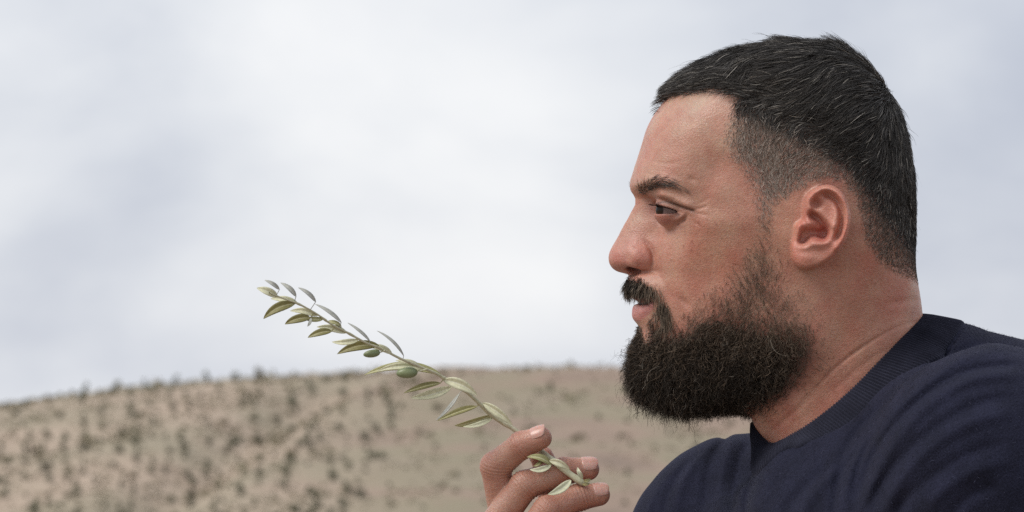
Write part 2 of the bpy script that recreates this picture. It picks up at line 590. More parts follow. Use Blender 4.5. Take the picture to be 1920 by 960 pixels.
for gx_ in np.arange(690, 1440, 44.0):
    for gy_ in np.arange(706, 960, 27.0):
        px = gx_ + r_.normal() * 8; py = gy_ + r_.normal() * 6
        if px < 835 - (py - 720) * 0.55 or r_.random() < 0.60:
            continue
        place_plant('slope_shrub', 'low faint shrub on the bare brown slope behind the hand and beard', 'shrub', 'shrubs on the bare slope', px, py, r_.uniform(0.35, 0.72), int(r_.choice([0, 2, 3, 5])))
# fine dry scrub between the shrubs, past counting
r_ = np.random.default_rng(23)
N_T = 19000
yy = Y_RIDGE - r_.uniform(-1, 175, N_T) ** 1.0
xx = (np.where(r_.random(N_T) < 0.22, r_.uniform(-60, 1500, N_T), r_.uniform(-2200, 3800, N_T)) - 960) / FPX * yy
keep = (wave2(xx, yy, 9, 30) - 0.5 * (xx > -25) + 0.5 * wave2(xx, yy, 10, 9) + r_.normal(size=N_T) * 0.35) > 0.0
xx, yy = xx[keep], yy[keep]
N_T = len(xx)
zz = land(xx, yy)
K = 6
big_ = (1 + 1.6 * (r_.random((N_T, 1, 1)) < 0.05))
c0 = np.stack([xx, yy, zz], 1)[:, None] + (r_.normal(size=(N_T, K, 3)) * np.array([0.22, 0.22, 0.10]) + np.array([0, 0, 0.14])) * big_
a_ = r_.normal(size=(N_T, K, 3)); a_ /= np.linalg.norm(a_, axis=2, keepdims=True)
b_ = np.cross(a_, r_.normal(size=(N_T, K, 3))); b_ /= np.linalg.norm(b_, axis=2, keepdims=True)
sz = big_ * r_.uniform(0.08, 0.20, (N_T, 1, 1)) * r_.uniform(0.6, 1.4, (N_T, K, 1))
SVt = np.stack([c0 - a_ * sz * 1.5, c0 + b_ * sz, c0 + a_ * sz * 1.5, c0 - b_ * sz], 2).reshape(-1, 3)
scrub = mesh_object('dry_scrub', SVt, np.arange(len(SVt)).reshape(-1, 4), leaf_mat('scrub_leaf', (0.150, 0.138, 0.092), (0.290, 0.255, 0.180)), smooth=False)
tag(scrub, 'fine dry scrub scattered over the hillside', 'scrub', kind='stuff')
# ---------------------------------------------------------------- the man's head and neck as an implicit surface
UC = 1480.0
def back(um, wm, ub, n=6, p=2.2):
    t = np.linspace(0, math.pi / 2, n + 1)[1:]
    return [(um + (ub - um) * math.sin(a)**(2 / p), wm * max(math.cos(a), 0)**(2 / p)) for a in t]
ROWS = [
 (80,  [(1476,0),(1480,4)], 1486),
 (85,  [(1448,0),(1466,20),(1486,32)], 1520),
 (92,  [(1405,0),(1435,40),(1490,62)], 1560),
 (104, [(1362,0),(1385,50),(1425,82),(1490,104)], 1592),
 (124, [(1322,0),(1345,62),(1395,106),(1490,136)], 1618),
 (154, [(1283,0),(1300,62),(1345,114),(1410,146),(1500,166)], 1648),
 (192, [(1243,0),(1253,52),(1285,103),(1340,142),(1420,168),(1510,186)], 1672),
 (240, [(1213,0),(1219,45),(1242,92),(1287,133),(1350,160),(1440,184),(1530,199)], 1690),
 (290, [(1197,0),(1203,45),(1223,93),(1265,134),(1330,160),(1420,182),(1530,203)], 1701),
 (326, [(1186,0),(1191,42),(1206,86),(1243,126),(1295,149),(1345,160),(1430,182),(1540,203)], 1707),
 (346, [(1181,0),(1186,34),(1200,78),(1232,118),(1276,143),(1330,157),(1430,182),(1540,202)], 1709),
 (360, [(1184,0),(1190,24),(1206,64),(1231,112),(1272,139),(1325,156),(1430,182),(1540,201)], 1710),
 (374, [(1191,0),(1199,17),(1222,40),(1232,80),(1250,114),(1285,139),(1330,157),(1430,182),(1540,200)], 1711),
 (396, [(1184,0),(1193,17),(1218,36),(1243,60),(1252,92),(1268,118),(1300,141),(1350,160),(1430,181),(1540,198)], 1712),
 (420, [(1170,0),(1178,17),(1204,35),(1234,55),(1249,86),(1270,118),(1308,145),(1360,164),(1440,182),(1540,196)], 1713),
 (440, [(1160,0),(1167,17),(1192,35),(1221,47),(1238,62),(1256,96),(1290,130),(1340,154),(1420,175),(1540,192)], 1714),
 (458, [(1150,0),(1157,20),(1180,38),(1212,49),(1229,58),(1250,92),(1284,127),(1335,152),(1420,172),(1540,188)], 1714),
 (474, [(1143,0),(1149,22),(1170,42),(1203,54),(1221,54),(1230,60),(1250,90),(1284,123),(1335,148),(1420,169),(1540,184)], 1714),
 (488, [(1141,0),(1147,23),(1168,42),(1200,56),(1220,55),(1228,60),(1249,88),(1283,119),(1335,145),(1420,166),(1540,180)], 1714),
 (500, [(1145,0),(1152,20),(1173,38),(1200,52),(1218,52),(1226,58),(1248,86),(1282,116),(1335,142),(1420,164),(1540,176)], 1715),
 (509, [(1156,0),(1164,14),(1186,26),(1206,38),(1218,46),(1228,58),(1250,84),(1284,114),(1335,140),(1420,162),(1540,174)], 1716),
 (517, [(1179,0),(1181,18),(1193,42),(1209,56),(1228,68),(1252,86),(1286,113),(1338,138),(1420,161),(1540,172)], 1718),
 (535, [(1175,0),(1178,22),(1190,46),(1209,64),(1236,84),(1268,104),(1305,124),(1350,142),(1420,160),(1540,168)], 1721),
 (550, [(1176,0),(1180,24),(1194,48),(1214,68),(1240,86),(1272,106),(1310,126),(1350,141),(1420,159),(1540,166)], 1724),
 (562, [(1182,0),(1187,24),(1202,48),(1220,66),(1244,86),(1276,106),(1310,124),(1350,140),(1420,158),(1540,164)], 1726),
 (578, [(1186,0),(1191,24),(1206,46),(1224,64),(1248,86),(1280,106),(1312,123),(1352,138),(1420,157),(1540,162)], 1728),
 (594, [(1185,0),(1190,24),(1206,46),(1226,64),(1252,86),(1284,106),(1314,121),(1354,137),(1420,156),(1540,160)], 1729),
 (604, [(1191,0),(1196,24),(1211,48),(1230,66),(1256,86),(1286,105),(1316,120),(1356,136),(1420,155),(1540,160)], 1732),
 (620, [(1200,0),(1204,26),(1217,50),(1237,70),(1264,90),(1318,118),(1358,134),(1420,153),(1550,158)], 1738),
 (650, [(1195,0),(1200,28),(1215,52),(1240,74),(1278,96),(1330,118),(1380,136),(1430,148),(1560,157)], 1746),
 (690, [(1193,0),(1199,28),(1216,50),(1245,72),(1290,94),(1350,116),(1410,132),(1450,138),(1570,156)], 1756),
 (718, [(1204,0),(1211,26),(1230,46),(1262,66),(1310,88),(1370,108),(1420,120),(1470,130),(1575,156)], 1764),
 (738, [(1232,0),(1240,24),(1262,42),(1295,60),(1340,80),(1390,98),(1430,110),(1480,128),(1580,156)], 1772),
 (754, [(1300,0),(1308,22),(1330,46),(1362,66),(1400,88),(1440,108),(1490,130),(1580,157)], 1780),
 (772, [(1398,0),(1402,26),(1414,54),(1434,82),(1470,112),(1520,138),(1585,158)], 1786),
 (800, [(1416,0),(1420,28),(1432,56),(1452,86),(1490,120),(1540,148),(1595,162)], 1795),
 (838, [(1434,0),(1438,28),(1448,58),(1466,90),(1500,126),(1550,156),(1600,170)], 1805),
 (900, [(1440,0),(1444,30),(1454,62),(1472,98),(1505,140),(1550,175),(1610,190)], 1815),
 (960, [(1440,0),(1444,30),(1454,62),(1472,98),(1505,140),(1550,175),(1610,190)], 1815)]
PROFILE = [(192,1243),(205,1233),(222,1222),(245,1211),(268,1204),(292,1196.5),(312,1190),(328,1185),(340,1181.5),(350,1181),(358,1183),(366,1188),(374,1191),(382,1191),(390,1187.5),
           (400,1182),(410,1177),(420,1171),(432,1164.5),(444,1158.5),(456,1151.5),(466,1146),(476,1142),(484,1141),(492,1142),(500,1146),(506,1152),(510,1160),(512.5,1170),(515,1178),(522,1178),(535,1175),(550,1177),(557,1181),(562,1186),(567,1192),(572,1188.5),(579,1186),(590,1185),(597,1186.5),(604,1191.5),(612,1198),(620,1200)]
TH = np.radians(np.arange(0, 180.01, 0.25))
VV = np.arange(80, 961, 1.0)
def build_R():
    rows = []
    for v, pts, ub in ROWS:
        um, wm = pts[-1]
        full = pts + back(um, wm, ub)
        a = np.array(full, float)
        th = np.arctan2(a[:, 1], UC - a[:, 0]); r = np.hypot(a[:, 1], UC - a[:, 0])
        o = np.argsort(th); th, r = th[o], r[o]
        keep = np.concatenate([[True], np.diff(th) > 1e-3]); th, r = th[keep], r[keep]
        # mirror at both ends for a smooth crossing of the mid plane
        k = 3
        th2 = np.concatenate([-th[1:k][::-1], th, 2 * math.pi - th[-k:-1][::-1]])
        r2 = np.concatenate([r[1:k][::-1], r, r[-k:-1][::-1]])
        rows.append(pchip(th2, r2, TH))
    R = pchip([r[0] for r in ROWS], np.array(rows), VV)
    # light smoothing so that the rows do not show, then the exact profile put back along the front
    def blur(A, ax, s):
        k = np.exp(-0.5 * (np.arange(-3 * s, 3 * s + 1) / s)**2); k /= k.sum()
        pad = [(0, 0), (0, 0)]; pad[ax] = (3 * s, 3 * s)
        B = np.pad(A, pad, mode='reflect')
        return np.apply_along_axis(lambda x: np.convolve(x, k, 'valid'), ax, B)
    soft = blur(blur(R, 0, 13), 1, 6)
    soft = R + (soft - R) * sstep(100, 170, VV)[:, None]
    fine = blur(blur(R, 0, 2), 1, 3)
    deg = np.degrees(TH)[None, :]
    m = sstep(10, 26, deg) * np.ones_like(R)
    R = fine * (1 - m) + soft * m
    r0 = UC - pchip([p[0] for p in PROFILE], [p[1] for p in PROFILE], VV)
    on = (VV > 205) & (VV < 615)
    d = np.where(on, r0 - R[:, 0], 0)
    d *= sstep(200, 235, VV) * (1 - sstep(600, 620, VV))
    R = R + d[:, None] * np.exp(-(deg / 5.5)**2)
    return R
RMAP = build_R()

def head_base(u, v, w):
    th = np.arctan2(w, UC - u)
    rho = np.hypot(w, UC - u)
    a = np.clip(th / TH[1], 0, len(TH) - 1.001); b = np.clip(v - VV[0], 0, len(VV) - 1.001)
    i = a.astype(int); j = b.astype(int); fa = a - i; fb = b - j
    r = (RMAP[j, i] * (1 - fa) + RMAP[j, i + 1] * fa) * (1 - fb) + (RMAP[j + 1, i] * (1 - fa) + RMAP[j + 1, i + 1] * fa) * fb
    f = rho - r
    # rough distance: divide by slope of r
    sv = (RMAP[np.minimum(j + 2, len(VV) - 1), i] - RMAP[np.maximum(j - 2, 0), i]) / 4.0
    st = (RMAP[j, np.minimum(i + 2, len(TH) - 1)] - RMAP[j, np.maximum(i - 2, 0)]) / (4 * TH[1]) / np.maximum(r, 30)
    f = f / np.sqrt(1 + sv**2 + np.minimum(st, 4)**2)
    f = np.where(v < VV[0], np.maximum(f, VV[0] - v + 0.5), f)
    return f

# sculpting strokes seen from the side: (points in photograph pixels, width, height in design units, fade at ends)
STROKES = [
 # nose wing: crease round it, groove above it
 ([(1200,450),(1213,456),(1221,468),(1225,482),(1223,496),(1214,504)], 5.2, -6.6, 0.45),
 ([(1185,474),(1200,478),(1212,486)], 17, 6.0, 0.0),
 ([(1168,462),(1176,480),(1180,492)], 8, -3.0, 0.2),
 # naso-labial fold and cheek
 ([(1226,502),(1238,520),(1252,545),(1262,570)], 9, -3.2, 0.3),
 ([(1255,470),(1268,500),(1280,530)], 30, 5.0, 0.2),
 # cheekbone and temple
 ([(1300,425),(1350,415),(1420,405)], 28, 5.0, 0.2),
 ([(1330,330),(1345,300),(1350,270)], 30, -5.0, 0.2),
 # brow ridge
 ([(1198,348),(1222,340),(1250,340),(1285,356)], 13, 6.0, 0.25),
 # hooded fold above the eye, folds under it
 ([(1226,364),(1250,369),(1280,381),(1302,392)], 10, 8.0, 0.15),
 ([(1222,383),(1245,379),(1275,388),(1304,397)], 3.0, -6.0, 0.1),
 ([(1298,392),(1316,390),(1332,383)], 2.6, -1.7, 0.4),
 ([(1304,384),(1318,378),(1330,370)], 2.6, -1.0, 0.4),
 ([(1296,412),(1308,420),(1318,430)], 2.6, -1.5, 0.4),
 ([(1300,398),(1318,402),(1334,405)], 2.6, -1.3, 0.4),
 ([(1234,405),(1252,412),(1272,409),(1284,402)], 7, 6.0, 0.25),
 ([(1230,410),(1244,421),(1262,421),(1280,413),(1289,402)], 4, -5.0, 0.3),
 ([(1236,424),(1256,432),(1284,424)], 6, -1.8, 0.35),
 ([(1288,398),(1286,410),(1278,418)], 2.5, -1.3, 0.3),
 # forehead
 ([(1205,322),(1230,330),(1255,330)], 4, -1.0, 0.4),
 ([(1215,300),(1250,306),(1290,304)], 4, -0.8, 0.4),
 ([(1292,332),(1305,340)], 4, -2.2, 0.3),
 ([(1255,255),(1300,235),(1330,215)], 26, 3.0, 0.3),
 # hollow beside the mouth
 ([(1270,556),(1284,566),(1292,578)], 6, -3.0, 0.3),
 # neck: muscle from behind the ear, creases
 ([(1580,540),(1530,660),(1470,800)], 40, 6.0, 0.3),
 ([(1732,599),(1681,614),(1628,644),(1577,681),(1518,739),(1452,802)], 3.6, -2.6, 0.5),
 ([(1700,640),(1640,668),(1585,712),(1530,762)], 6.0, -1.0, 0.3),
 ([(1540,726),(1490,772),(1448,808)], 5, -2.0, 0.3),
 ([(1730,560),(1690,566),(1650,574)], 8, -1.6, 0.4),
 # jaw angle under the beard
 ([(1500,560),(1490,620),(1440,680)], 30, 5.0, 0.3),
]
EYE_C = np.array([*unproj(1261, 394.5, 86), 86.0])
EYE_R = 31.0
LID_R = 34.5

EAR_OUT = [(1520,428),(1512,408),(1500,392),(1496,384),(1510,366),(1528,352),(1548,346),(1566,350),(1582,364),(1592,386),(1595.5,408),(1592,432),(1584,454),(1570,474),(1552,490),(1532,501),(1512,506),(1498,502),(1488,490),(1484,474),(1484,452),(1488,436),(1500,430)]
EAR_OUT_S = None
EAR_S = {
 'helix': [(1519,424),(1517,400),(1518,378),(1528,362),(1546,353),(1565,358),(1580,374),(1588,396),(1588,420),(1581,444),(1569,464)],
 'anti': [(1567,384),(1568,404),(1564,428),(1554,447),(1538,456),(1522,457),(1508,463)],
 'crus': [(1522,392),(1534,399),(1548,412),(1560,424)],
 'scapha': [(1534,362),(1560,368),(1576,388),(1579,412),(1573,438),(1560,456)],
 'tragus': [(1500,424),(1499,436),(1497,446)],
}
def ear_height(px, py):
    """how far the ear's outer face stands toward the camera, as a function of the view from the side"""
    h = 206 + (px - 1490) * 0.36 - (py - 430) * 0.03
    h = h + 0.0
    d, t = dist_poly(px, py, EAR_S['helix'], 30)
    h = h + 13 * np.exp(-(d / 6.5)**2) * (0.35 + 0.65 * sstep(0.0, 0.35, t)) * (1 - 0.45 * sstep(0.8, 1.0, t))
    d, t = dist_poly(px, py, EAR_S['scapha'], 24)
    h = h - 12 * np.exp(-(d / 6.5)**2) * sstep(0, 0.15, t) * (1 - sstep(0.82, 1.0, t))
    d, t = dist_poly(px, py, EAR_S['anti'], 24)
    h = h + 9 * np.exp(-(d / 9.0)**2) * sstep(-0.1, 0.3, t)
    d, _ = dist_poly(px, py, EAR_S['crus'], 12)
    h = h + 5 * np.exp(-(d / 6.0)**2)
    # triangular fossa, upper and lower concha
    h = h - 11 * np.exp(-((px - 1531)**2 / 110 + (py - 381)**2 / 90))
    d, t = dist_poly(px, py, [(1523,404),(1536,412),(1548,428),(1544,442)], 12)
    h = h - 20 * np.exp(-(d / 9.0)**2)
    d, _ = dist_poly(px, py, [(1506,448),(1514,438),(1528,436),(1544,438)], 12)
    h = h - 26 * np.exp(-(d / 10.5)**2)
    h = h - 14 * np.exp(-((px - 1505)**2 / 30 + (py - 444)**2 / 120))
    d, _ = dist_poly(px, py, EAR_S['tragus'], 8)
    h = h + 9 * np.exp(-(d / 6.5)**2)
    # lobe
    h = h + 7 * np.exp(-((px - 1512)**2 / 420 + (py - 484)**2 / 240))
    h = h - 2.5 * np.exp(-((px - 1506)**2 / 60 + (py - 471)**2 / 30))
    # front root sinks into the cheek
    h = h - 34 * (1 - sstep(1490, 1516, px)) * (1 - sstep(405, 425, py)) - 12 * (1 - sstep(1486, 1500, px)) * (1 - sstep(440, 465, py))
    return h
_c = EAR_OUT[3:20] + [(1484,440),(1488,412)]
EAR_SMOOTH = spline(_c + [_c[0]], 120)[:-1]

MX0, MY0, MX1, MY1 = 1120, 60, 1840, 980
DISP = stroke_map(STROKES, MX0, MY0, MX1, MY1)
LIPS = stroke_map([([(1176,558),(1190,566),(1204,569),(1214,567),(1222,564)], 4.0, -9, 0.1), ([(1196,584),(1208,583),(1219,577)], 9.0, 4.0, 0.0)], MX0, MY0, MX1, MY1)
_ex, _ey = np.meshgrid(np.arange(1460, 1621.0), np.arange(325, 531.0))
EAR_H = ear_height(_ex, _ey)
EAR_G = inside_poly(_ex, _ey, EAR_SMOOTH)
def ear_field(p):
    u, v, w = p[:, 0], p[:, 1], p[:, 2]
    px, py = project(p)
    k = (FPX - w) / FPX
    E = sample_map(EAR_H, 1460, 325, px, py)
    g = sample_map(EAR_G, 1460, 325, px, py) * k
    # rounded rim: height falls off close to the outline
    rim = np.clip(1 + g / 9.0, 0, 1)
    E = E - 8.0 * rim**2
    th = 15.0
    top = (w - E) / 1.35
    bot = (E - th - w) / 1.2
    # the ear is solid toward the head in front, free behind
    bot = bot - 40 * (1 - sstep(1500, 1545, px))
    return smax(smax(top, bot, 5.0), g, 5.0)
def skin_field(p):
    """head and neck"""
    u, v = p[:, 0], p[:, 1]
    w = np.abs(p[:, 2])
    q = np.stack([u, v, w], 1)
    f = head_base(u, v, w)
    px, py = project(q)
    near = f < 60
    near &= f > -60
    ii = np.nonzero(near)[0]
    if len(ii):
        x, y, ww = px[ii], py[ii], w[ii]
        fi = f[ii]
        side = sstep(18, 45, ww)
        fi -= sample_map(DISP, MX0, MY0, x, y) * side
        # eye: a bulging lid over the eyeball with an opening between the lids
        qe = q[ii]
        r = np.sqrt(((qe - EYE_C)**2).sum(1))
        k = np.nonzero(r < 75)[0]
        if len(k):
            qk = qe[k]
            lid = r[k] - LID_R
            fk = smin(fi[k], lid, 7.0)
            # opening: wedge between two planes through the eye, fading at the outer corner
            du, dv, dw = qk[:, 0] - EYE_C[0], qk[:, 1] - EYE_C[1], qk[:, 2] - EYE_C[2]
            az = np.arctan2(dw, -du)                     # 0 front, pi/2 to the side
            el = -dv / np.maximum(np.hypot(du, dw), 1)
            tt = np.clip((az + 0.75) / (1.80 + 0.75), 0, 1)
            bow = np.sin(math.pi * tt**0.8)
            tilt = 0.12 - 0.20 * tt
            upl = 0.31 * bow**0.8 + tilt
            lol = -0.19 * bow**0.8 + tilt - 0.06
            op = np.maximum(el - upl, lol - el) * LID_R
            op = np.where((az < 1.80) & (az > -0.75), op, 30)
            ball_gap = np.maximum(op, (EYE_R - 3.0) - r[k])
            fk = smax(fk, -ball_gap, 2.0)
            fi[k] = fk
        # nostril
        nq = np.stack([qe[:, 0] - 1189, qe[:, 1] - 505, qe[:, 2] - 27], 1)
        nd = np.sqrt((nq[:, 0] / 15)**2 + (nq[:, 1] / 12.5)**2 + (nq[:, 2] / 14)**2)
        fi = smax(fi, -(nd - 1) * 10, 4.0)
        # parting of the lips
        fi = fi - sample_map(LIPS, MX0, MY0, x, y) * (1 - sstep(70, 92, ww))
        # tongue and teeth behind the parted lips, their shade painted on in skin_colour
        mq = np.sqrt(((qe[:, 0] - 1236) / 38)**2 + ((qe[:, 1] - 567) / 16)**2 + (qe[:, 2] / 48)**2)
        fi = np.minimum(fi, (mq - 1) * 14)
        f[ii] = fi
    # ear
    m = (px > 1470) & (px < 1610) & (py > 335) & (py < 520) & (w > 120) & (w < 320)
    k = np.nonzero(m)[0]
    if len(k):
        e_ = ear_field(q[k])
        # groove in front of and under the lobe
        f[k] = smin(f[k], e_, 5.0)
    return f



print('land', _t.time() - _t0)
HV, HQ = surface_nets(skin_field, (1126, 66, -290), (1830, 930, 290), 2.5, sym=True)
print('skin', HV.shape, HQ.shape, _t.time() - _t0)
# ---------------------------------------------------------------- skin colours and material
PERSON_BASE = to_world(np.array([1500.0, 480.0, 0.0])); PERSON_BASE[2] = 0.0
person = empty('person', PERSON_BASE)
tag(person, 'bearded man in a navy sweater seen in profile, holding an olive sprig', 'person')

def blob(px, py, cx, cy, rx, ry, ang=0.0):
    c, s = math.cos(ang), math.sin(ang)
    x, y = px - cx, py - cy
    return np.exp(-(((x * c + y * s) / rx)**2 + ((-x * s + y * c) / ry)**2))

HAIR_POLY = [(1234,207),(1242,193),(1262,184),(1300,177),(1340,174),(1375,181),(1371,205),(1361,240),(1353,264),(1362,292),(1384,315),(1402,345),(1412,375),(1418,405),(1424,432),(1440,434),(1446,405),(1460,383),(1484,366),(1508,352),(1545,336),(1582,343),(1604,372),(1612,410),(1622,455),(1645,490),(1680,515),(1732,535),(1790,500),(1790,20),(1180,20)]
FADE_LINE = [(1366,184),(1420,210),(1480,238),(1545,271),(1602,312),(1652,380),(1692,440),(1745,492)]
BEARD_POLY = [(1424,395),(1412,425),(1398,460),(1370,495),(1335,530),(1305,560),(1284,580),(1268,590),(1260,585),(1252,566),(1240,546),(1226,530),(1206,518),(1190,513),(1150,513),(1120,560),(1120,800),(1390,800),(1425,792),(1486,776),(1536,732),(1566,676),(1554,612),(1524,562),(1494,520),(1472,470),(1452,425),(1446,395)]
MOUTH_POLY = [(1150,566),(1178,553),(1196,553),(1212,557),(1226,563),(1228,574),(1222,588),(1212,600),(1222,622),(1224,640),(1212,640),(1204,612),(1196,608),(1150,606)]
_gx, _gy = np.meshgrid(np.arange(1110, 1811, 2.0), np.arange(20, 901, 2.0))
def flat_map(P): return inside_poly(_gx, _gy, P)
HAIR_SD, BEARD_SD, MOUTH_SD = flat_map(HAIR_POLY), flat_map(BEARD_POLY), flat_map(MOUTH_POLY)
_fp = [(1180,235),(1366,212)] + FADE_LINE[1:] + [(1790,505),(1790,20),(1180,20)]
FADE_SD = -flat_map(_fp)                                           # positive above the fade
def look(M, x, y): return sample_map(M, 1110, 20, x, y, 2.0)

def skin_colour(P):
    q = P.copy(); q[:, 2] = np.abs(q[:, 2])
    x, y = project(q)
    base = np.array([0.455, 0.243, 0.176])
    C = np.tile(base, (len(P), 1))
    def mul(m, rgb):
        nonlocal C
        C = C * (1 + m[:, None] * (np.array(rgb) - 1))
    def to(m, rgb):
        nonlocal C
        C = C + m[:, None] * (np.array(rgb) - C)
    face = 1 - sstep(1420, 1560, x)
    mul(blob(x, y, 1270, 240, 90, 75), (1.04, 1.05, 1.07))
    mul(blob(x, y, 1180, 475, 45, 45), (1.02, 0.90, 0.96))          # nose pinker
    mul(blob(x, y, 1152, 486, 16, 18), (1.02, 0.90, 0.92))
    mul(blob(x, y, 1330, 480, 80, 60), (1.0, 0.90, 0.86))           # cheek
    mul(blob(x, y, 1250, 455, 38, 40), (1.06, 1.12, 1.15))  # front of the cheek paler, painted for the light falling on it
    mul(blob(x, y, 1600, 640, 150, 120), (0.96, 0.86, 0.80))        # neck
    ear = sstep(6, -4, sample_map(EAR_G, 1460, 325, np.clip(x, 1460, 1619), np.clip(y, 325, 529))) * (q[:, 2] > 175) * (x > 1460) * (x < 1620) * (y > 325) * (y < 530)
    mul(ear * 1.0, (1.05, 0.94, 0.95))
    mul(ear * blob(x, y, 1530, 436, 28, 22), (1.0, 0.95, 1.02))
    mul(ear, (1.05, 1.08, 1.10))
    mul(blob(x, y, 1470, 430, 32, 60), (1.05, 1.08, 1.05))
    # darker lids and tear trough
    mul(blob(x, y, 1250, 396, 38, 20), (0.86, 0.76, 0.78))
    mul(blob(x, y, 1250, 414, 17, 8), (0.80, 0.62, 0.64))
    mul(blob(x, y, 1220, 388, 14, 22), (0.82, 0.76, 0.76))
    to(np.exp(-(((x - 1189) / 14)**2 + ((y - 501) / 8)**2)) * (q[:, 2] < 42) * 0.95, (0.07, 0.028, 0.022))     # dark red inside of the nostril, deepened with painted shade
    ll = dist_poly(x, y, [(1224,384),(1244,379),(1264,382),(1284,389),(1300,394)], 14)[0]
    to(np.exp(-(ll / 2.3)**2) * 0.75 * (q[:, 2] > 60), (0.05, 0.03, 0.025))      # lash roots along the lid
    # lips
    lip_lo = sstep(2.0, -2.5, inside_poly(x, y, [(1170,590),(1176,576),(1192,574),(1206,568),(1218,566),(1226,568),(1226,578),(1214,592),(1200,602),(1180,606)])) * (q[:, 2] < 105)
    lip_up = sstep(2.0, -2.5, inside_poly(x, y, [(1168,548),(1186,551),(1204,553),(1222,561),(1212,568),(1196,570),(1172,566)])) * (q[:, 2] < 105)
    to(lip_lo * 0.9, (0.50, 0.205, 0.190))
    to(lip_up * 0.8, (0.30, 0.11, 0.10))
    to(sstep(3.2, 1.0, dist_poly(x, y, [(1176,560),(1192,568),(1206,570),(1220,565)], 10)[0]) * (q[:, 2] < 95), (0.06, 0.02, 0.018))  # gap between the lips and mouth behind it: shade painted dark
    # cropped hair and beard roots darken the skin they grow from
    hs = look(HAIR_SD, x, y); fd = look(FADE_SD, x, y)
    scalp = sstep(8, -36, hs)
    to(scalp * (0.20 + 0.70 * sstep(-40, 35, fd)), (0.085, 0.070, 0.062))
    bs = look(BEARD_SD, x, y)
    bd = sstep(-4, -60, bs) * sstep(-2, 6, look(MOUTH_SD, x, y)) * (1 - ear)
    to(bd * (0.14 + 0.66 * sstep(590, 690, y + 0.05 * (x - 1300))), (0.040, 0.030, 0.025))
    bl = vnoise(np.stack([x, y, q[:, 2]], 1), 16, 91)[:, 0] * 0.6 + vnoise(np.stack([x, y, q[:, 2]], 1), 42, 92)[:, 0]
    C *= 1 + (0.045 * bl)[:, None] * np.array([0.35, -1.0, -0.9])
    # small marks
    n = 300
    r_ = np.random.default_rng(3)
    mx_ = r_.uniform(1180, 1480, n); my_ = r_.uniform(380, 600, n); mr = r_.uniform(0.8, 2.6, n); ms = r_.uniform(0.08, 0.34, n)
    mx_[:6] = [1272, 1297, 1180, 1640, 1712, 1354]; my_[:6] = [421, 470, 421, 532, 586, 447]; mr[:6] = [2.4, 1.8, 1.8, 2.0, 2.0, 1.8]; ms[:6] = [0.75, 0.4, 0.35, 0.5, 0.5, 0.4]
    for a, b, c, d in zip(mx_, my_, mr, ms):
        k = np.nonzero((np.abs(x - a) < 3 * c) & (np.abs(y - b) < 3 * c))[0]
        C[k] *= 1 - (d * blob(x[k], y[k], a, b, c, c))[:, None] * np.array([0.8, 1, 1])
    return C

sk = Nodes('skin')
ca = sk.attr('tone')
oc = sk.n('ShaderNodeTexCoord').outputs['Object']
mott = sk.ramp(sk.noise(55, 4, 0.6, oc), [(0.3, (0.90, 0.77, 0.76)), (0.7, (1.07, 1.12, 1.12))])
fine_ = sk.ramp(sk.noise(420, 3, 0.6, oc), [(0.3, (0.92, 0.88, 0.87)), (0.7, (1.06, 1.08, 1.08))])
c1 = sk.mixc(1.0, ca, mott, 'MULTIPLY')
c2 = sk.mixc(1.0, c1, fine_, 'MULTIPLY')
pv = sk.n('ShaderNodeTexVoronoi', {'Vector': oc, 'Scale': 900.0}).outputs['Distance']
b1 = sk.bump(sk.noise(700, 4, 0.65, oc), 0.30, 0.0009)
b2 = sk.bump(pv, 0.3, 0.0006, b1)
b3 = sk.bump(sk.noise(170, 4, 0.6, oc), 0.22, 0.0018, b2)
sk.set(Base_Color=c2, Roughness=sk.n('ShaderNodeMapRange', {'Value': sk.noise(90, 3, 0.5, oc), 'From Min': 0.3, 'From Max': 0.7, 'To Min': 0.34, 'To Max': 0.54}).outputs[0],
       Subsurface_Weight=0.35, Subsurface_Scale=0.0032, Normal=b3)
sk.b.inputs['Subsurface Radius'].default_value = (1.0, 0.35, 0.18)
sk.b.inputs['Specular IOR Level'].default_value = 0.5
SKIN = sk.m

# ---------------------------------------------------------------- strands
def vnoise(P, scale, seed, n=7):
    """smooth vector noise from a few sine waves, about -1..1"""
    r_ = np.random.default_rng(seed)
    out = np.zeros((len(P), 3))
    for _ in range(n):
        k = r_.normal(size=(3, 3)) / scale
        out += np.sin(P @ k + r_.uniform(0, 6.28, 3))
    return out / math.sqrt(n / 2)

def norm(a):
    return a / np.maximum(np.linalg.norm(a, axis=-1, keepdims=True), 1e-9)

def surface_points(V, Q, n, weight=None, seed=1):
    r_ = np.random.default_rng(seed)
    A, B, C, D = (V[Q[:, k]] for k in range(4))
    nn = np.cross(C - A, D - B)
    area = 0.5 * np.linalg.norm(nn, axis=1)
    wt = area * (weight if weight is not None else 1)
    cs = np.cumsum(wt); cs /= cs[-1]
    i = np.searchsorted(cs, r_.random(n))
    s, t = r_.random((2, n, 1))
    P = (A[i] * (1 - s) + B[i] * s) * (1 - t) + (D[i] * (1 - s) + C[i] * s) * t
    return P, i

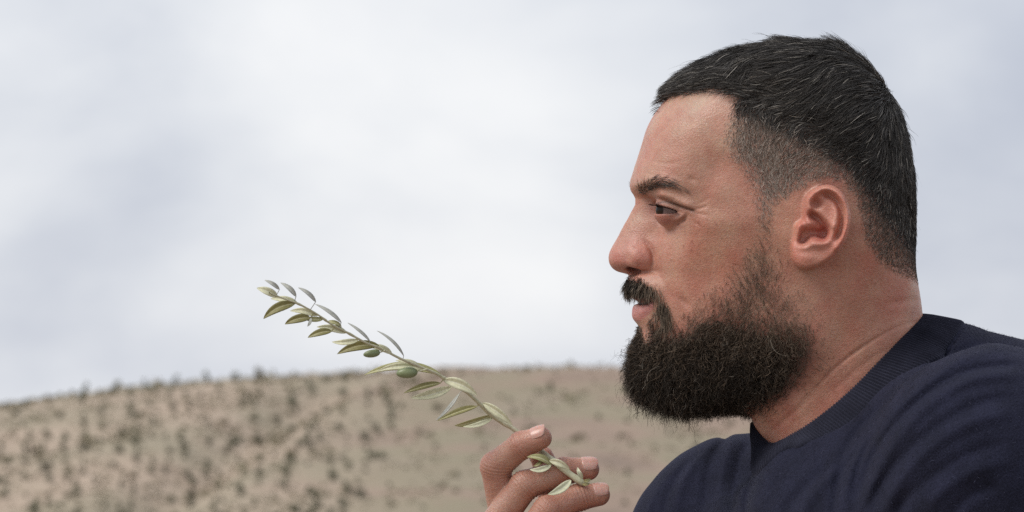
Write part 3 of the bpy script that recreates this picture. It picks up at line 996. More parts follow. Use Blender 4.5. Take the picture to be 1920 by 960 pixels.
def ribbons(name, pts, rad, tone, mat, parent, seed=0):
    """pts (n,m,3) design coords; rad (n,m); tone (n,m,3)"""
    n, m, _ = pts.shape
    r_ = np.random.default_rng(seed + 99)
    tan = np.gradient(pts, axis=1)
    rv = norm(r_.normal(size=(n, 1, 3)))
    side = norm(np.cross(tan, rv))
    a = pts + side * rad[..., None]; b = pts - side * rad[..., None]
    V = np.stack([a, b], 2).reshape(-1, 3)
    base = (np.arange(n)[:, None] * m + np.arange(m - 1)[None]) * 2
    Q = np.stack([base, base + 1, base + 3, base + 2], -1).reshape(-1, 4)
    T = np.repeat(tone.reshape(-1, 3), 2, axis=0)
    return mesh_object(name, to_world(V), Q, mat, parent, True, {'tone': ('FLOAT_COLOR', T)}, base=PERSON_BASE)

hm = Nodes('hair')
hm.set(Base_Color=hm.attr('tone'), Roughness=0.45)
hm.b.inputs['Specular IOR Level'].default_value = 0.28
HAIR_M = hm.m
bm_ = Nodes('beard_hair')
bm_.set(Base_Color=bm_.attr('tone'), Roughness=0.55)
bm_.b.inputs['Specular IOR Level'].default_value = 0.12
BEARD_M = bm_.m

# unit normals on the skin (pointing out)
def grid_normals(V, Q):
    fn = np.cross(V[Q[:, 2]] - V[Q[:, 0]], V[Q[:, 3]] - V[Q[:, 1]])
    return fn
_fn = grid_normals(HV, HQ)
_g = norm(_fn)
# sign check: outward should point away from the axis at the side of the head
_cen = HV[HQ].mean(1)
_sgn = np.sign(np.sum(_g[:, 2] * np.sign(_cen[:, 2]) * (np.abs(_cen[:, 2]) > 120) * np.abs(_cen[:, 2])))
FN = _g * _sgn
if _sgn > 0:
    HQ_OUT = HQ
else:
    HQ_OUT = HQ
_q = _cen.copy(); _q[:, 2] = np.abs(_q[:, 2])
FX, FY = project(_q)
FAR = _cen[:, 2] < -40

def strands_to_obj(name, P, T, N, length, m, phi0, phi1, rad, tone, parent, wave=(0, 1), curl=(0, 12), seed=0, down=0.0, clump=None):
    r_ = np.random.default_rng(seed)
    n = len(P)
    s = np.linspace(0, 1, m)
    ph = phi0[:, None] + (phi1 - phi0)[:, None] * s[None] ** 0.7
    ds = length[:, None] / (m - 1)
    tx = np.concatenate([np.zeros((n, 1)), np.cumsum(np.cos(ph[:, 1:]) * ds, 1)], 1)
    nx = np.concatenate([np.zeros((n, 1)), np.cumsum(np.sin(ph[:, 1:]) * ds, 1)], 1)
    B = np.cross(N, T)
    pts = P[:, None] + T[:, None] * tx[..., None] + N[:, None] * nx[..., None]
    if down:
        pts[..., 1] += down * length[:, None] * s[None]**2
    # sideways wave and curl
    wv = r_.normal(size=(n, 1)) * wave[0]
    pts = pts + B[:, None] * (wv * np.sin(s[None] * 3.1 * wave[1] + r_.uniform(0, 6.28, (n, 1))) * s[None])[..., None]
    if np.any(curl[0]):
        amp = np.broadcast_to(np.asarray(curl[0], float), (n,))[:, None] * r_.uniform(0.4, 1.5, (n, 1))
        lam = np.asarray(curl[1]) * r_.uniform(0.7, 1.5, (n, 1))
        a = 2 * math.pi * (s[None] * length[:, None]) / lam * np.sign(r_.normal(size=(n, 1))) + r_.uniform(0, 6.28, (n, 1))
        env = np.minimum(1, s[None] * 3)
        pts = pts + (B[:, None] * (amp * env * np.sin(a))[..., None] + N[:, None] * (amp * env * (np.cos(a)))[..., None])
    if clump is not None:
        from mathutils import kdtree
        nc, k = clump
        ids = r_.choice(n, nc, replace=False)
        kd = kdtree.KDTree(nc)
        for j, i in enumerate(ids):
            kd.insert(P[i], j)
        kd.balance()
        c = np.array([ids[kd.find(p)[1]] for p in P])
        f = (k * s[None]**1.5 * np.ones((n, 1)))[..., None]
        pts = pts * (1 - f) + (pts[c] + (P - P[c])[:, None] * 0.25) * f
    R = rad[:, None] * (1 - 0.75 * s[None]**2)
    return pts, R

def mottled_tone(n, m, base, grey_share, grey, seed, var=0.35):
    r_ = np.random.default_rng(seed)
    c = np.asarray(base) * r_.uniform(1 - var, 1 + var, (n, 1))
    g = r_.random(n) < grey_share
    c = np.where(g[:, None], np.asarray(grey) * r_.uniform(0.6, 1.2, (n, 1)), c)
    return np.repeat(c[:, None], m, 1), g

# hair of the head ------------------------------------------------
hs_f = look(HAIR_SD, FX, FY); fd_f = look(FADE_SD, FX, FY)
temple_ = sstep(195, 225, FY) * sstep(1480, 1440, FX)
dens = (sstep(3, -16, hs_f) * (1 - temple_) + temple_ * sstep(9, -38, hs_f)) * (1.0 - 0.25 * sstep(-20, 30, fd_f)) * np.where(FAR, 0.36, 1.0)
ear_f = (FX > 1486) & (FX < 1600) & (FY > 340) & (np.abs(_cen[:, 2]) > 205)
dens[ear_f & (sample_map(EAR_G, 1460, 325, np.clip(FX, 1460, 1619), np.clip(FY, 325, 529)) < 4)] = 0
NH = 82000
P, fi = surface_points(HV, HQ, NH, dens, 11)
N = FN[fi]
q = P.copy(); q[:, 2] = np.abs(q[:, 2])
x, y = project(q)
hs, fd = look(HAIR_SD, x, y), look(FADE_SD, x, y)
crown = np.array([1668.0, 172.0, 20.0])
T = P - crown
sidew = sstep(110, 175, q[:, 2]) * sstep(-10, -60, fd - 60)
T = norm(T) * (1 - sidew[:, None]) + np.array([-0.35, 1.0, 0.0]) * sidew[:, None]
rear = sstep(1600, 1680, P[:, 0])[:, None]
T = T * (1 - 0.6 * rear) + np.array([0.0, 1.0, 0.0]) * 0.6 * rear
T = T + 0.30 * vnoise(P, 60, 5) + 0.15 * vnoise(P, 20, 6) + rng.normal(size=P.shape) * 0.12
T = norm(T - N * (T * N).sum(1, keepdims=True))
long_ = sstep(-35, 120, fd)
front_ = sstep(215, 195, y)
length = (11 + 60 * long_**1.2) * (0.42 + 0.38 * front_ + (0.58 - 0.38 * front_) * sstep(0, -55, hs)) * rng.uniform(0.6, 1.25, NH)
length = np.maximum(length, 5)
length *= 1 - 0.45 * sstep(1600, 1690, P[:, 0])
fr_ = sstep(-75, -10, hs) * front_
phi0 = np.radians(rng.normal(26, 8, NH)) + 0.55 * fr_; phi1 = np.radians(rng.normal(0, 5, NH)) - 0.0024 * length + 0.28 * fr_
fly = rng.random(NH) < 0.0025
phi0 = np.where(fly, phi0 + 0.5, phi0); phi1 = np.where(fly, phi1 + 0.5, phi1)
rad = np.where(fd > 0, 0.40, 0.30) * rng.uniform(0.7, 1.2, NH)
tone, g = mottled_tone(NH, 7, (0.050, 0.0455, 0.042), 0.048, (0.36, 0.33, 0.29), 4, 0.6)
fz = sstep(25, -70, fd)
rnd = rng.random(NH)
lightish = rnd < 0.62 * fz * sstep(1720, 1540, x)
tone = np.where(lightish[:, None, None], np.array([0.42, 0.355, 0.305]) * rng.uniform(0.6, 1.15, (NH, 1, 1)), tone)
brown = (rnd > 0.66) & (fz > 0.3)
tone = np.where(brown[:, None, None], np.array([0.17, 0.135, 0.11])[None, None], tone)
midd = (~lightish) & (~brown) & (fz > 0.3)
tone = np.where(midd[:, None, None], np.array([0.085, 0.068, 0.057])[None, None], tone)
rad = np.where(g, rad * 1.3, rad)
pts, R = strands_to_obj('hair', P, T, N, length, 7, phi0, phi1, rad, tone, person, wave=(3.0, 1.3), seed=21, clump=(4200, 0.32 * sstep(-10, 50, fd)[:, None]))
hair = ribbons('hair', pts, R, tone, HAIR_M, person, 1)
tag(hair, 'short dark hair flecked with grey, faded at the sides', kind='stuff')

# beard -----------------------------------------------------------
bs_f = look(BEARD_SD, FX, FY); mo_f = look(MOUTH_SD, FX, FY)
core = sstep(545, 690, FY + 14 * vnoise(np.stack([FX, FY, 0 * FX], 1), 26, 77)[:, 0])
tail = sstep(1535, 1440, FX - 0.0) * 1.0
dens = (0.12 * sstep(0, -4, bs_f) + 0.88 * sstep(-4, -58, bs_f) ** 1.3) * sstep(0, 5, mo_f) * (0.44 + 0.56 * core) * np.where(FAR, 0.45, 1.0)
neckz = sstep(1462, 1535, FX + (FY - 640) * 0.35) * sstep(600, 650, FY)
dens *= 1 - 0.72 * neckz
dens *= 1 - 0.35 * sstep(1400, 1490, FX)
dens *= np.abs(_cen[:, 2]) < 190
dens[(FY < 575) & (FX < 1262)] = 0                       # moustache made apart
NB = 25000
P, fi = surface_points(HV, HQ, NB, dens, 12)
N = FN[fi]
q = P.copy(); q[:, 2] = np.abs(q[:, 2])
x, y = project(q)
bs = look(BEARD_SD, x, y)
chin = sstep(1440, 1270, x) * sstep(615, 690, y)
jaw = sstep(575, 650, y) * sstep(-5, -55, bs)
fore = sstep(1270, 1200, x) * chin
length = (16 + 14 * jaw + 9 * chin + 10 * fore * sstep(745, 705, y)) * (0.5 + rng.gamma(3.0, 0.16, NB))
length *= (1 - 0.45 * sstep(1280, 1380, x) * sstep(690, 740, y)) * (1 - 0.30 * sstep(1240, 1205, x) * sstep(705, 735, y))
nz = sstep(1462, 1535, x + (y - 640) * 0.35) * sstep(600, 650, y)
length = length * (1 - nz) + rng.uniform(6, 13, NB) * nz
frontdir = sstep(1330, 1200, x)[:, None]
T = np.array([0.10, 1.0, 0.0]) * (1 - frontdir) + np.array([-0.18, 1.0, 0.0]) * frontdir
T = T + 0.35 * vnoise(P, 30, 8) + rng.normal(size=P.shape) * 0.30
under = sstep(0.35, 0.8, N[:, 1])[:, None]
T = T * (1 - under) + (np.array([-0.15, 0.5, 0.0]) + rng.normal(size=P.shape) * 0.5) * under
T = norm(T - N * (T * N).sum(1, keepdims=True))
phi0 = np.radians(rng.normal(42, 14, NB)) + 0.6 * under[:, 0]
phi1 = np.radians(rng.normal(12, 18, NB)) + 0.7 * under[:, 0]
rad = rng.uniform(0.28, 0.52, NB) * (0.66 + 0.34 * jaw)
tone, g = mottled_tone(NB, 13, (0.034, 0.0272, 0.0218), 0.014, (0.30, 0.26, 0.22), 5)
rnd = rng.random(NB)
cheek = 1 - sstep(590, 660, y)
br = rnd < (0.12 + 0.70 * (1 - sstep(585, 700, y + 0.0 * x)) + 0.35 * nz + 0.25 * sstep(1380, 1480, x))
tone = np.where(br[:, None, None], np.array([0.125, 0.093, 0.068])[None, None] * rng.uniform(0.6, 1.3, (NB, 1, 1)), tone)
pts, R = strands_to_obj('beard', P, T, N, length, 13, phi0, phi1, rad, tone, person, wave=(3.0, 1.5), curl=(1.6 + 3.8 * np.clip(jaw + chin, 0, 1), 19.0), seed=22, down=0.12, clump=(1500, 0.45))
beard = ribbons('beard', pts, R, tone, BEARD_M, person, 2)
tag(beard, 'full dark curly beard', kind='stuff')

# a few long white hairs that stand out of the beard
w_spots = [(1228,676),(1240,690),(1448,640),(1205,716)]
NW = len(w_spots); m = 28
r_ = np.random.default_rng(8)
pts = np.zeros((NW, m, 3)); s = np.linspace(0, 1, m)
for k, (ax_, ay_) in enumerate(w_spots):
    near_ = np.nonzero((np.abs(FX - ax_) < 6) & (np.abs(FY - ay_) < 6) & (_cen[:, 2] > 0))[0]
    p0 = _cen[near_[np.argmax(_cen[near_, 2])]] if len(near_) else np.array([ax_, ay_, 60.0])
    n0 = FN[near_[0]] if len(near_) else np.array([0, 0, 1.0])
    d_ = norm(np.array([r_.normal() * 0.7, 0.5 + r_.random() * 0.6, 0.25]))
    e_ = norm(np.cross(d_, n0))
    L = r_.uniform(26, 48); a_ = r_.uniform(0, 6.28); rr_ = r_.uniform(4, 9); tr = r_.uniform(0.5, 1.1) * 2 * math.pi
    pts[k] = p0 + n0 * (24 + 4 * np.sin(s * 3))[:, None] + d_ * (L * s)[:, None] + (e_ * np.sin(a_ + tr * s)[:, None] + d_ * np.cos(a_ + tr * s)[:, None] * 0.8) * rr_
tone = np.tile(np.array([0.26, 0.23, 0.19]), (NW, m, 1)) * r_.uniform(0.5, 1.1, (NW, 1, 1))
tag(ribbons('white_beard_hair', pts, np.full((NW, m), 0.30), tone, BEARD_M, person, 6), 'few long white curled hairs in the beard', kind='stuff')

# moustache
MOU = [(1168,516),(1186,514),(1204,519),(1222,530),(1238,547),(1248,566),(1258,592),(1262,612),(1240,612),(1232,590),(1226,565),(1210,556),(1192,553),(1172,552)]
mo = inside_poly(FX, FY, MOU)
dens = sstep(4, -14, mo + 3 * vnoise(np.stack([FX, FY, 0 * FX], 1), 9, 55)[:, 0]) * np.where(FAR, 0.5, 1.0) * (np.abs(_cen[:, 2]) < 130) * (1 - 0.40 * sstep(1182, 1225, FX) * sstep(575, 545, FY)) * (0.55 + 0.45 * sstep(1170, 1190, FX))
NM = 2100
P, fi = surface_points(HV, HQ, NM, dens, 13)
N = FN[fi]
q = P.copy(); q[:, 2] = np.abs(q[:, 2])
x, y = project(q)
out = sstep(1178, 1240, x)
T = np.stack([-0.55 + 0.75 * out, np.ones(NM), np.sign(P[:, 2]) * (0.35 * (1 - out))], 1) + rng.normal(size=P.shape) * 0.22
T = norm(T - N * (T * N).sum(1, keepdims=True))
length = rng.uniform(9, 27, NM) * (1 + 0.25 * out)
phi0 = np.radians(rng.normal(38, 12, NM)); phi1 = np.radians(rng.normal(4, 12, NM))
rad = rng.uniform(0.30, 0.52, NM)
tone, g = mottled_tone(NM, 8, (0.034, 0.028, 0.023), 0.06, (0.28, 0.23, 0.18), 6)
br = rng.random(NM) < 0.12 + 0.66 * out
tone = np.where(br[:, None, None], np.array([0.20, 0.155, 0.115])[None, None] * rng.uniform(0.5, 1.3, (NM, 1, 1)), tone)
pts, R = strands_to_obj('moustache', P, T, N, length, 8, phi0, phi1, rad, tone, person, wave=(1.5, 1.2), seed=23)
tag(ribbons('moustache', pts, R, tone, BEARD_M, person, 3), 'dark moustache with paler hairs at its side', kind='stuff')

# eyebrows, one per side
BROW = [(1197,351),(1208,345),(1224,336),(1245,332),(1262,338),(1287,356),(1272,357),(1248,350),(1226,354),(1210,361),(1199,363)]
for sd_ in (1, -1):
    bw = inside_poly(FX, FY, BROW if sd_ > 0 else BROW + [(1186,368),(1184,354)])
    dens = sstep(6, -9, bw) * (_cen[:, 2] * sd_ > (28 if sd_ > 0 else 12)) * (1 - 0.6 * sstep(1225, 1285, FX)) * (np.abs(_cen[:, 2]) < 150)
    NE = 560
    P, fi = surface_points(HV, HQ, NE, dens, 14)
    N = FN[fi]
    x, y = project(np.stack([P[:, 0], P[:, 1], np.abs(P[:, 2])], 1))
    tt = sstep(1198, 1280, x)
    T = np.stack([0.7 + 0.5 * tt, -0.9 + 1.5 * tt, np.full(NE, 0.35 * sd_)], 1) + rng.normal(size=P.shape) * 0.15
    T = norm(T - N * (T * N).sum(1, keepdims=True))
    length = rng.uniform(9, 19, NE)
    tone, g = mottled_tone(NE, 6, (0.085, 0.066, 0.056), 0.0, (0.2, 0.2, 0.2), 7)
    pts, R = strands_to_obj('b', P, T, N, length, 6, np.radians(rng.normal(22, 8, NE)), np.radians(rng.normal(0, 8, NE)), rng.uniform(0.22, 0.36, NE), tone, person, wave=(0.5, 1), seed=24)
    tag(ribbons('eyebrow', pts, R, tone, HAIR_M, person, 4), kind='stuff')

# eyeballs and lashes ----------------------------------------------
def sphere(c, r, nu=48, nv=32):
    """pole along -u (the gaze)"""
    a = np.linspace(0, math.pi, nv + 1)[:, None]; b = np.linspace(0, 2 * math.pi, nu, endpoint=False)[None]
    P = np.stack([-np.cos(a) * np.ones_like(b), np.sin(a) * np.cos(b), np.sin(a) * np.sin(b)], -1).reshape(-1, 3)
    i, j = np.meshgrid(np.arange(nv), np.arange(nu), indexing='ij')
    Q = np.stack([i * nu + j, i * nu + (j + 1) % nu, (i + 1) * nu + (j + 1) % nu, (i + 1) * nu + j], -1).reshape(-1, 4)
    return P, Q, np.repeat(a[:, 0], nu)
ey = Nodes('eye')
ey.set(Base_Color=ey.attr('tone'), Roughness=0.16)
ey.b.inputs['Specular IOR Level'].default_value = 0.15
for sd_ in (1, -1):
    D, Q, ang = sphere(None, 1)
    bulge = 1 + 0.07 * np.exp(-(ang / 0.42)**2)
    c = EYE_C * np.array([1, 1, sd_])
    th = 0.30 * sd_                                           # gaze turned a little outward
    Rz = np.array([[math.cos(th), 0, -math.sin(th)], [0, 1, 0], [math.sin(th), 0, math.cos(th)]])
    V = c + (D * (bulge * (EYE_R - 1.0))[:, None]) @ Rz
    deg = np.degrees(ang)
    C = np.where((deg < 11)[:, None], [[0.006, 0.005, 0.005]], np.where((deg < 33)[:, None], [[0.030, 0.016, 0.010]], [[0.22, 0.15, 0.14]]))  # white of the eye darkened, the shade of the lids is in it
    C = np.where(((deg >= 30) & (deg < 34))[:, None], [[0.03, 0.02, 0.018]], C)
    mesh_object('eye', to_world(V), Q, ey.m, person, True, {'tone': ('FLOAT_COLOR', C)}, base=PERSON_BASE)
    # lashes along the upper lid
    NL = 320
    az = np.linspace(-0.2, 1.75, NL) + rng.normal(size=NL) * 0.02
    tt = np.clip((az + 0.75) / 2.55, 0, 1)
    el = 0.31 * np.sin(math.pi * tt**0.8)**0.8 + 0.12 - 0.20 * tt
    rr = LID_R - 1.5
    hz = rr / np.sqrt(1 + el**2)
    P = EYE_C + np.stack([-np.cos(az) * hz, -el * hz, np.sin(az) * hz], 1)
    dirn = norm(np.stack([-np.cos(az), np.full(NL, 0.25), np.sin(az)], 1))
    s = np.linspace(0, 1, 6)
    L = rng.uniform(9, 15, NL)
    pts = P[:, None] + dirn[:, None] * (L[:, None] * s[None])[..., None]
    pts[..., 1] -= (L[:, None] * 0.35 * s[None]**2) - 1.0
    pts[..., 2] *= sd_
    tone = np.tile(np.array([0.01, 0.008, 0.008]), (NL, 6, 1))
    tag(ribbons('eyelash', pts, np.full((NL, 6), 0.5) * (1 - 0.7 * s[None]), tone, HAIR_M, person, 5), kind='stuff')
print('hair done', _t.time() - _t0)
# ---------------------------------------------------------------- the hand that holds the sprig (right hand, on the far side of the man)
FING = {   # joints from knuckle to tip, (u, v, w), radii
 'index':  [[(958,1030,-30),(929,874,8),(978,833,36),(1013,819,46)], [31,27.5,25,21.5]],
 'middle': [[(912,1005,12),(984,908,32),(1058,882,18),(1102,879,12)], [31,27,25,21.5]],
 'ring':   [[(952,1050,52),(1026,953,62),(1086,930,40),(1122,926,32)], [29,26.5,24.5,21]],
 'little': [[(1000,1085,88),(1055,1000,92),(1098,984,72),(1128,978,62)], [25,22.5,20.5,17.5]],
 'thumb':  [[(1010,1120,-70),(1040,985,-62),(1036,905,-44),(1016,858,-18)], [38,31,27,22]],
}
def finger_sd(p, name):
    J, R = FING[name]
    J = np.array(J, float)
    f = capsule(p, J[0], J[1], R[0], R[1])
    f = smin(f, capsule(p, J[1], J[2], R[1], R[2]), 7)
    f = smin(f, capsule(p, J[2], J[3], R[2], R[3]), 6)
    # knuckles a little wider, pads fuller
    for k in (1, 2):
        d = ((p - J[k])**2).sum(-1)
        f = f - 1.2 * np.exp(-d / (R[k] * 0.9)**2)
    m = (J[1] * 0.5 + J[2] * 0.5)
    f = f - 1.0 * np.exp(-((p - m)**2).sum(-1) / 18**2)
    # wrinkles across the joints
    for k, dens_ in ((1, 3), (2, 2)):
        ax = norm(J[k + 1] - J[k - 1])
        s = (p - J[k]) @ ax
        f = f + 0.85 * np.exp(-(s / 12.0)**2) * np.cos(s * 0.95 + 0.4 * np.sin(p[..., 2] * 0.2)) * (np.abs(f) < 12)
    return f
def hand_field(p):
    f = None
    for nme in FING:
        g = finger_sd(p, nme)
        f = g if f is None else smin(f, g, 3.2)
    palm = capsule(p, (938,1050,-15), (1010,1260,-10), 46, 62)
    palm = smin(palm, capsule(p, (975,1085,55), (1020,1260,20), 42, 58), 20)
    palm = smin(palm, capsule(p, (1005,1110,-45), (1015,1260,-15), 44, 55), 20)
    f = smin(f, palm, 16)
    arm = capsule(p, (1012,1250,0), (1120,1600,-90), 66, 95)
    return smin(f, arm, 25)
AV, AQ = surface_nets(hand_field, (876, 780, -130), (1190, 1400, 140), 2.3, newton=1)
def hand_colour(P):
    C = np.tile(np.array([0.430, 0.234, 0.170]), (len(P), 1))
    for nme, (J, R) in FING.items():
        J = np.array(J, float)
        for k in (1, 2):
            m = np.exp(-((P - J[k])**2).sum(1) / 24**2)
            C *= 1 + m[:, None] * (np.array([0.98, 0.84, 0.82]) - 1)
        m = np.exp(-((P - J[3])**2).sum(1) / 26**2)
        C *= 1 + m[:, None] * (np.array([1.04, 0.90, 0.88]) - 1)
    return C
_ac = AV[AQ].mean(1)
# hidden upper body that links head, shoulder and forearm under the sweater
def tube(path, rads, n=20):
    P = spline(path, 24); r = np.interp(np.linspace(0, 1, 24), np.linspace(0, 1, len(rads)), rads)
    T = norm(np.gradient(P, axis=0)); A = norm(np.cross(T, np.array([0.2, 0.1, 1.0]))); B = np.cross(T, A)
    a = np.linspace(0, 2 * math.pi, n, endpoint=False)
    V = P[:, None] + r[:, None, None] * (A[:, None] * np.cos(a)[None, :, None] + B[:, None] * np.sin(a)[None, :, None])
    i, j = np.meshgrid(np.arange(23), np.arange(n), indexing='ij')
    Q = np.stack([i * n + j, i * n + (j + 1) % n, (i + 1) * n + (j + 1) % n, (i + 1) * n + j], -1).reshape(-1, 4)
    return V.reshape(-1, 3), Q
t1 = tube([(1600, 880, 0), (1640, 1060, 0), (1690, 1240, 0), (1730, 1380, 0)], [150, 190, 200, 200])
t2 = tube([(1600, 1060, -60), (1420, 1080, -330), (1340, 1250, -340), (1310, 1380, -330)], [90, 110, 95, 85])
VS = [HV, AV, t1[0], t2[0]]; QS = [HQ, AQ, t1[1], t2[1]]
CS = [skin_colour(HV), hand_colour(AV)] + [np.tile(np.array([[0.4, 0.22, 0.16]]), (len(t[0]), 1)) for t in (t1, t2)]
off = np.cumsum([0] + [len(v) for v in VS])
BV = np.vstack(VS); BQ = np.vstack([q + o for q, o in zip(QS, off)]); BC = np.vstack(CS)
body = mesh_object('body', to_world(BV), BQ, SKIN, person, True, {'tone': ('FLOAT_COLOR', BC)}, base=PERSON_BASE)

# finger nails
nm_ = Nodes('nail')
nm_.set(Base_Color=nm_.ramp(nm_.noise(300), [(0.3, (0.47, 0.255, 0.205)), (0.7, (0.55, 0.32, 0.265))]), Roughness=0.32, Subsurface_Weight=0.3, Subsurface_Scale=0.002)
def nail(name, dorsal, back_=0.28, halfw=0.85):
    J, R = FING[name]
    J = np.array(J, float)
    ax = norm(J[3] - J[2]); r = R[3] + 0.9
    dn = np.array(dorsal, float); dn = norm(dn - ax * (dn @ ax)); sd_ = np.cross(ax, dn)
    L = np.linspace(-14, r * 0.80, 12); W = np.linspace(-1, 1, 13)
    V = []
    for a in L:
        t = (a + 14) / (r * 0.8 + 14)
        wid = halfw * (0.82 + 0.18 * math.sin(math.pi * min(t * 0.75 + 0.15, 1)))
        if t > 0.8: wid *= math.sqrt(max(1 - ((t - 0.8) / 0.215)**2, 0.02))
        if t < 0.15: wid *= math.sqrt(max(1 - ((0.15 - t) / 0.16)**2, 0.05))
        drop = max(a, 0)
        rr = math.sqrt(max(r * r - (drop * 0.62)**2, 4)) + 0.7 + (0.5 if t > 0.05 else -1.5)
        for b in W:
            an = b * wid
            V.append(J[3] + ax * a + (dn * math.cos(an) + sd_ * math.sin(an)) * rr - dn * (1.2 if abs(b) > 0.95 else 0))
    i, j = np.meshgrid(np.arange(11), np.arange(12), indexing='ij')
    Q = np.stack([i * 13 + j, i * 13 + j + 1, (i + 1) * 13 + j + 1, (i + 1) * 13 + j], -1).reshape(-1, 4)
    mesh_object('fingernail', to_world(np.array(V)), Q, nm_.m, person, True, base=PERSON_BASE)
nail('index', (0.1, -0.85, 0.55)); nail('middle', (0.2, -0.75, 0.6)); nail('ring', (0.2, -0.8, 0.6)); nail('little', (0.2, -0.8, 0.6)); nail('thumb', (-0.6, -0.3, -0.8))

# ---------------------------------------------------------------- navy sweater
FOLDS = [
 # armhole seam line and folds running from the shoulder to the armpit
 ([(1920,684),(1850,688),(1790,706),(1725,748),(1670,806),(1630,870),(1598,960)], 9, -9, 0.1),
 ([(1925,702),(1850,706),(1795,724),(1735,766),(1685,822),(1645,885),(1612,965)], 12, 9, 0.1),
 ([(1915,742),(1840,756),(1775,788),(1710,838),(1660,900),(1620,970)], 12, -8, 0.15),
 ([(1910,775),(1840,786),(1780,815),(1725,860),(1680,915),(1650,975)], 14, 8, 0.15),
 ([(1890,828),(1820,850),(1760,885),(1705,930),(1670,980)], 13, -8, 0.15),
 ([(1900,862),(1830,882),(1775,915),(1730,960)], 15, 8, 0.2),
 ([(1880,905),(1820,930),(1770,975)], 13, -6, 0.2),
 # folds that follow the collar over the collar bone
 ([(1860,642),(1790,662),(1720,706),(1650,765),(1598,820),(1572,880),(1556,960)], 10, -7, 0.15),
 ([(1880,656),(1800,676),(1735,722),(1668,782),(1618,838),(1592,900),(1578,970)], 11, 7, 0.15),
 ([(1700,758),(1640,812),(1610,868),(1596,940)], 8, -5, 0.2),
 ([(1610,845),(1580,880),(1566,930),(1560,980)], 7, -6, 0.2),
 ([(1560,870),(1520,905),(1490,935),(1466,970)], 13, -7, 0.15),
 ([(1590,862),(1548,900),(1516,938),(1500,975)], 14, 7, 0.2),
 # front of the chest, hanging from the collar
 ([(1398,830),(1384,872),(1374,920),(1370,970)], 9, -9, 0.1),
 ([(1380,815),(1362,860),(1350,910),(1345,970)], 11, 8, 0.1),
 ([(1372,812),(1340,850),(1324,900),(1318,970)], 9, -8, 0.15),
 ([(1350,815),(1305,860),(1278,910),(1262,975)], 12, 7, 0.15),
 ([(1330,832),(1284,876),(1254,925),(1240,975)], 8, -6, 0.15),
 ([(1300,850),(1250,895),(1222,940),(1210,975)], 9, 5, 0.2),
 ([(1410,895),(1400,935),(1398,975)], 9, -6, 0.15),
]
FX0, FY0, FX1, FY1 = 1100, 560, 2050, 1100
FOLD_MAP = 0.85 * stroke_map([(a, b * 0.85, c, d) for a, b, c, d in FOLDS], FX0, FY0, FX1, FY1, 2.0)
_fx, _fy = np.meshgrid(np.arange(FX0, FX1 + 2, 2.0), np.arange(FY0, FY1 + 2, 2.0))
_pp = np.stack([_fx.ravel(), _fy.ravel(), 0 * _fx.ravel()], 1)
FOLD_MAP = FOLD_MAP + (vnoise(_pp, 60, 31)[:, 0] * 1.2 + vnoise(_pp, 24, 32)[:, 0] * 0.4).reshape(_fx.shape)[:FOLD_MAP.shape[0], :FOLD_MAP.shape[1]]
DN = np.array([-0.52, -0.854, 0.0]); DD = np.array([0.854, -0.52, 0.0]); DC = np.array([1571.0, 688.0, 0.0])
def dish(p):
    """hollow round the neck in which the collar lies (negative = kept clear of the knit)"""
    q = p - DC
    a = q @ DD; n = q @ DN; w = p[:, 2]
    ao = a - 8
    r = np.sqrt((ao / 195)**2 + (w / 166)**2) + 1e-6
    s2 = (w / 166)**2 / r**2
    sag = 55 * s2
    k = np.clip((r - 1) / 0.235, 0, 1)
    h = -sag - k * (44 + 10 * s2) + np.clip(r - 1.24, 0, None) * 190 * 2.2
    h = h - 1
    return (h - n) * 0.75
def sweater_field(p):
    f = ellipsoid(p, (1668, 1150, 0), (285, 440, 430))
    f = smin(f, capsule(p, (1700, 800, 0), (1850, 1500, 0), 175, 330), 60)
    # near shoulder and arm
    sh = ellipsoid(p, (1812, 862, 390), (205, 224, 205))
    sh = smin(sh, capsule(p, (1835, 880, 400), (1930, 1500, 470), 195, 150), 60)
    f = smin(f, sh, 90)
    f = smin(f, capsule(p, (1690, 800, 70), (1800, 850, 330), 128, 170), 70)
    f = smin(f, capsule(p, (1766, 788, 20), (1935, 872, 60), 187, 230), 50)
    f = smin(f, capsule(p, (1520, 950, 120), (1700, 1000, 330), 110, 150), 80)
    # far shoulder, carried forward with the raised arm
    fs = ellipsoid(p, (1414, 1060, -370), (222, 228, 215))
    fs = smin(fs, capsule(p, (1400, 1080, -370), (1290, 1480, -330), 200, 130), 50)
    fs = smin(fs, capsule(p, (1290, 1500, -320), (1040, 1370, -30), 120, 84), 60)
    f = smin(f, fs, 110)
    f = smin(f, capsule(p, (1690, 820, -60), (1520, 1000, -330), 128, 160), 70)
    f = smin(f, capsule(p, (1450, 965, 0), (1430, 1060, -200), 70, 130), 60)
    # bottom of what is built
    f = smax(f, p[:, 1] - 1400, 10)
    m = (np.abs(f) < 120) & (p[:, 1] < 930) & (np.abs(p[:, 2]) < 330)
    i = np.nonzero(m)[0]
    if len(i):
        f[i] = smax(f[i], -dish(p[i]), 8.0)
    px, py = project(p)
    k = (np.abs(f) < 40) & (px > FX0) & (px < FX1) & (py > FY0) & (py < FY1)
    i = np.nonzero(k)[0]
    if len(i):
        vis = sstep(-60, 60, p[i, 2] + 0.6 * np.maximum(0, 1420 - px[i])) if False else 1.0
        f[i] -= sample_map(FOLD_MAP, FX0, FY0, px[i], py[i], 2.0) * vis
    return f
SV, SQ = surface_nets(sweater_field, (960, 560, -700), (2150, 1420, 690), 5.4, newton=1)
print('sweater', SV.shape, _t.time() - _t0)
kn = Nodes('navy_knit')
oc = kn.n('ShaderNodeTexCoord').outputs['Object']
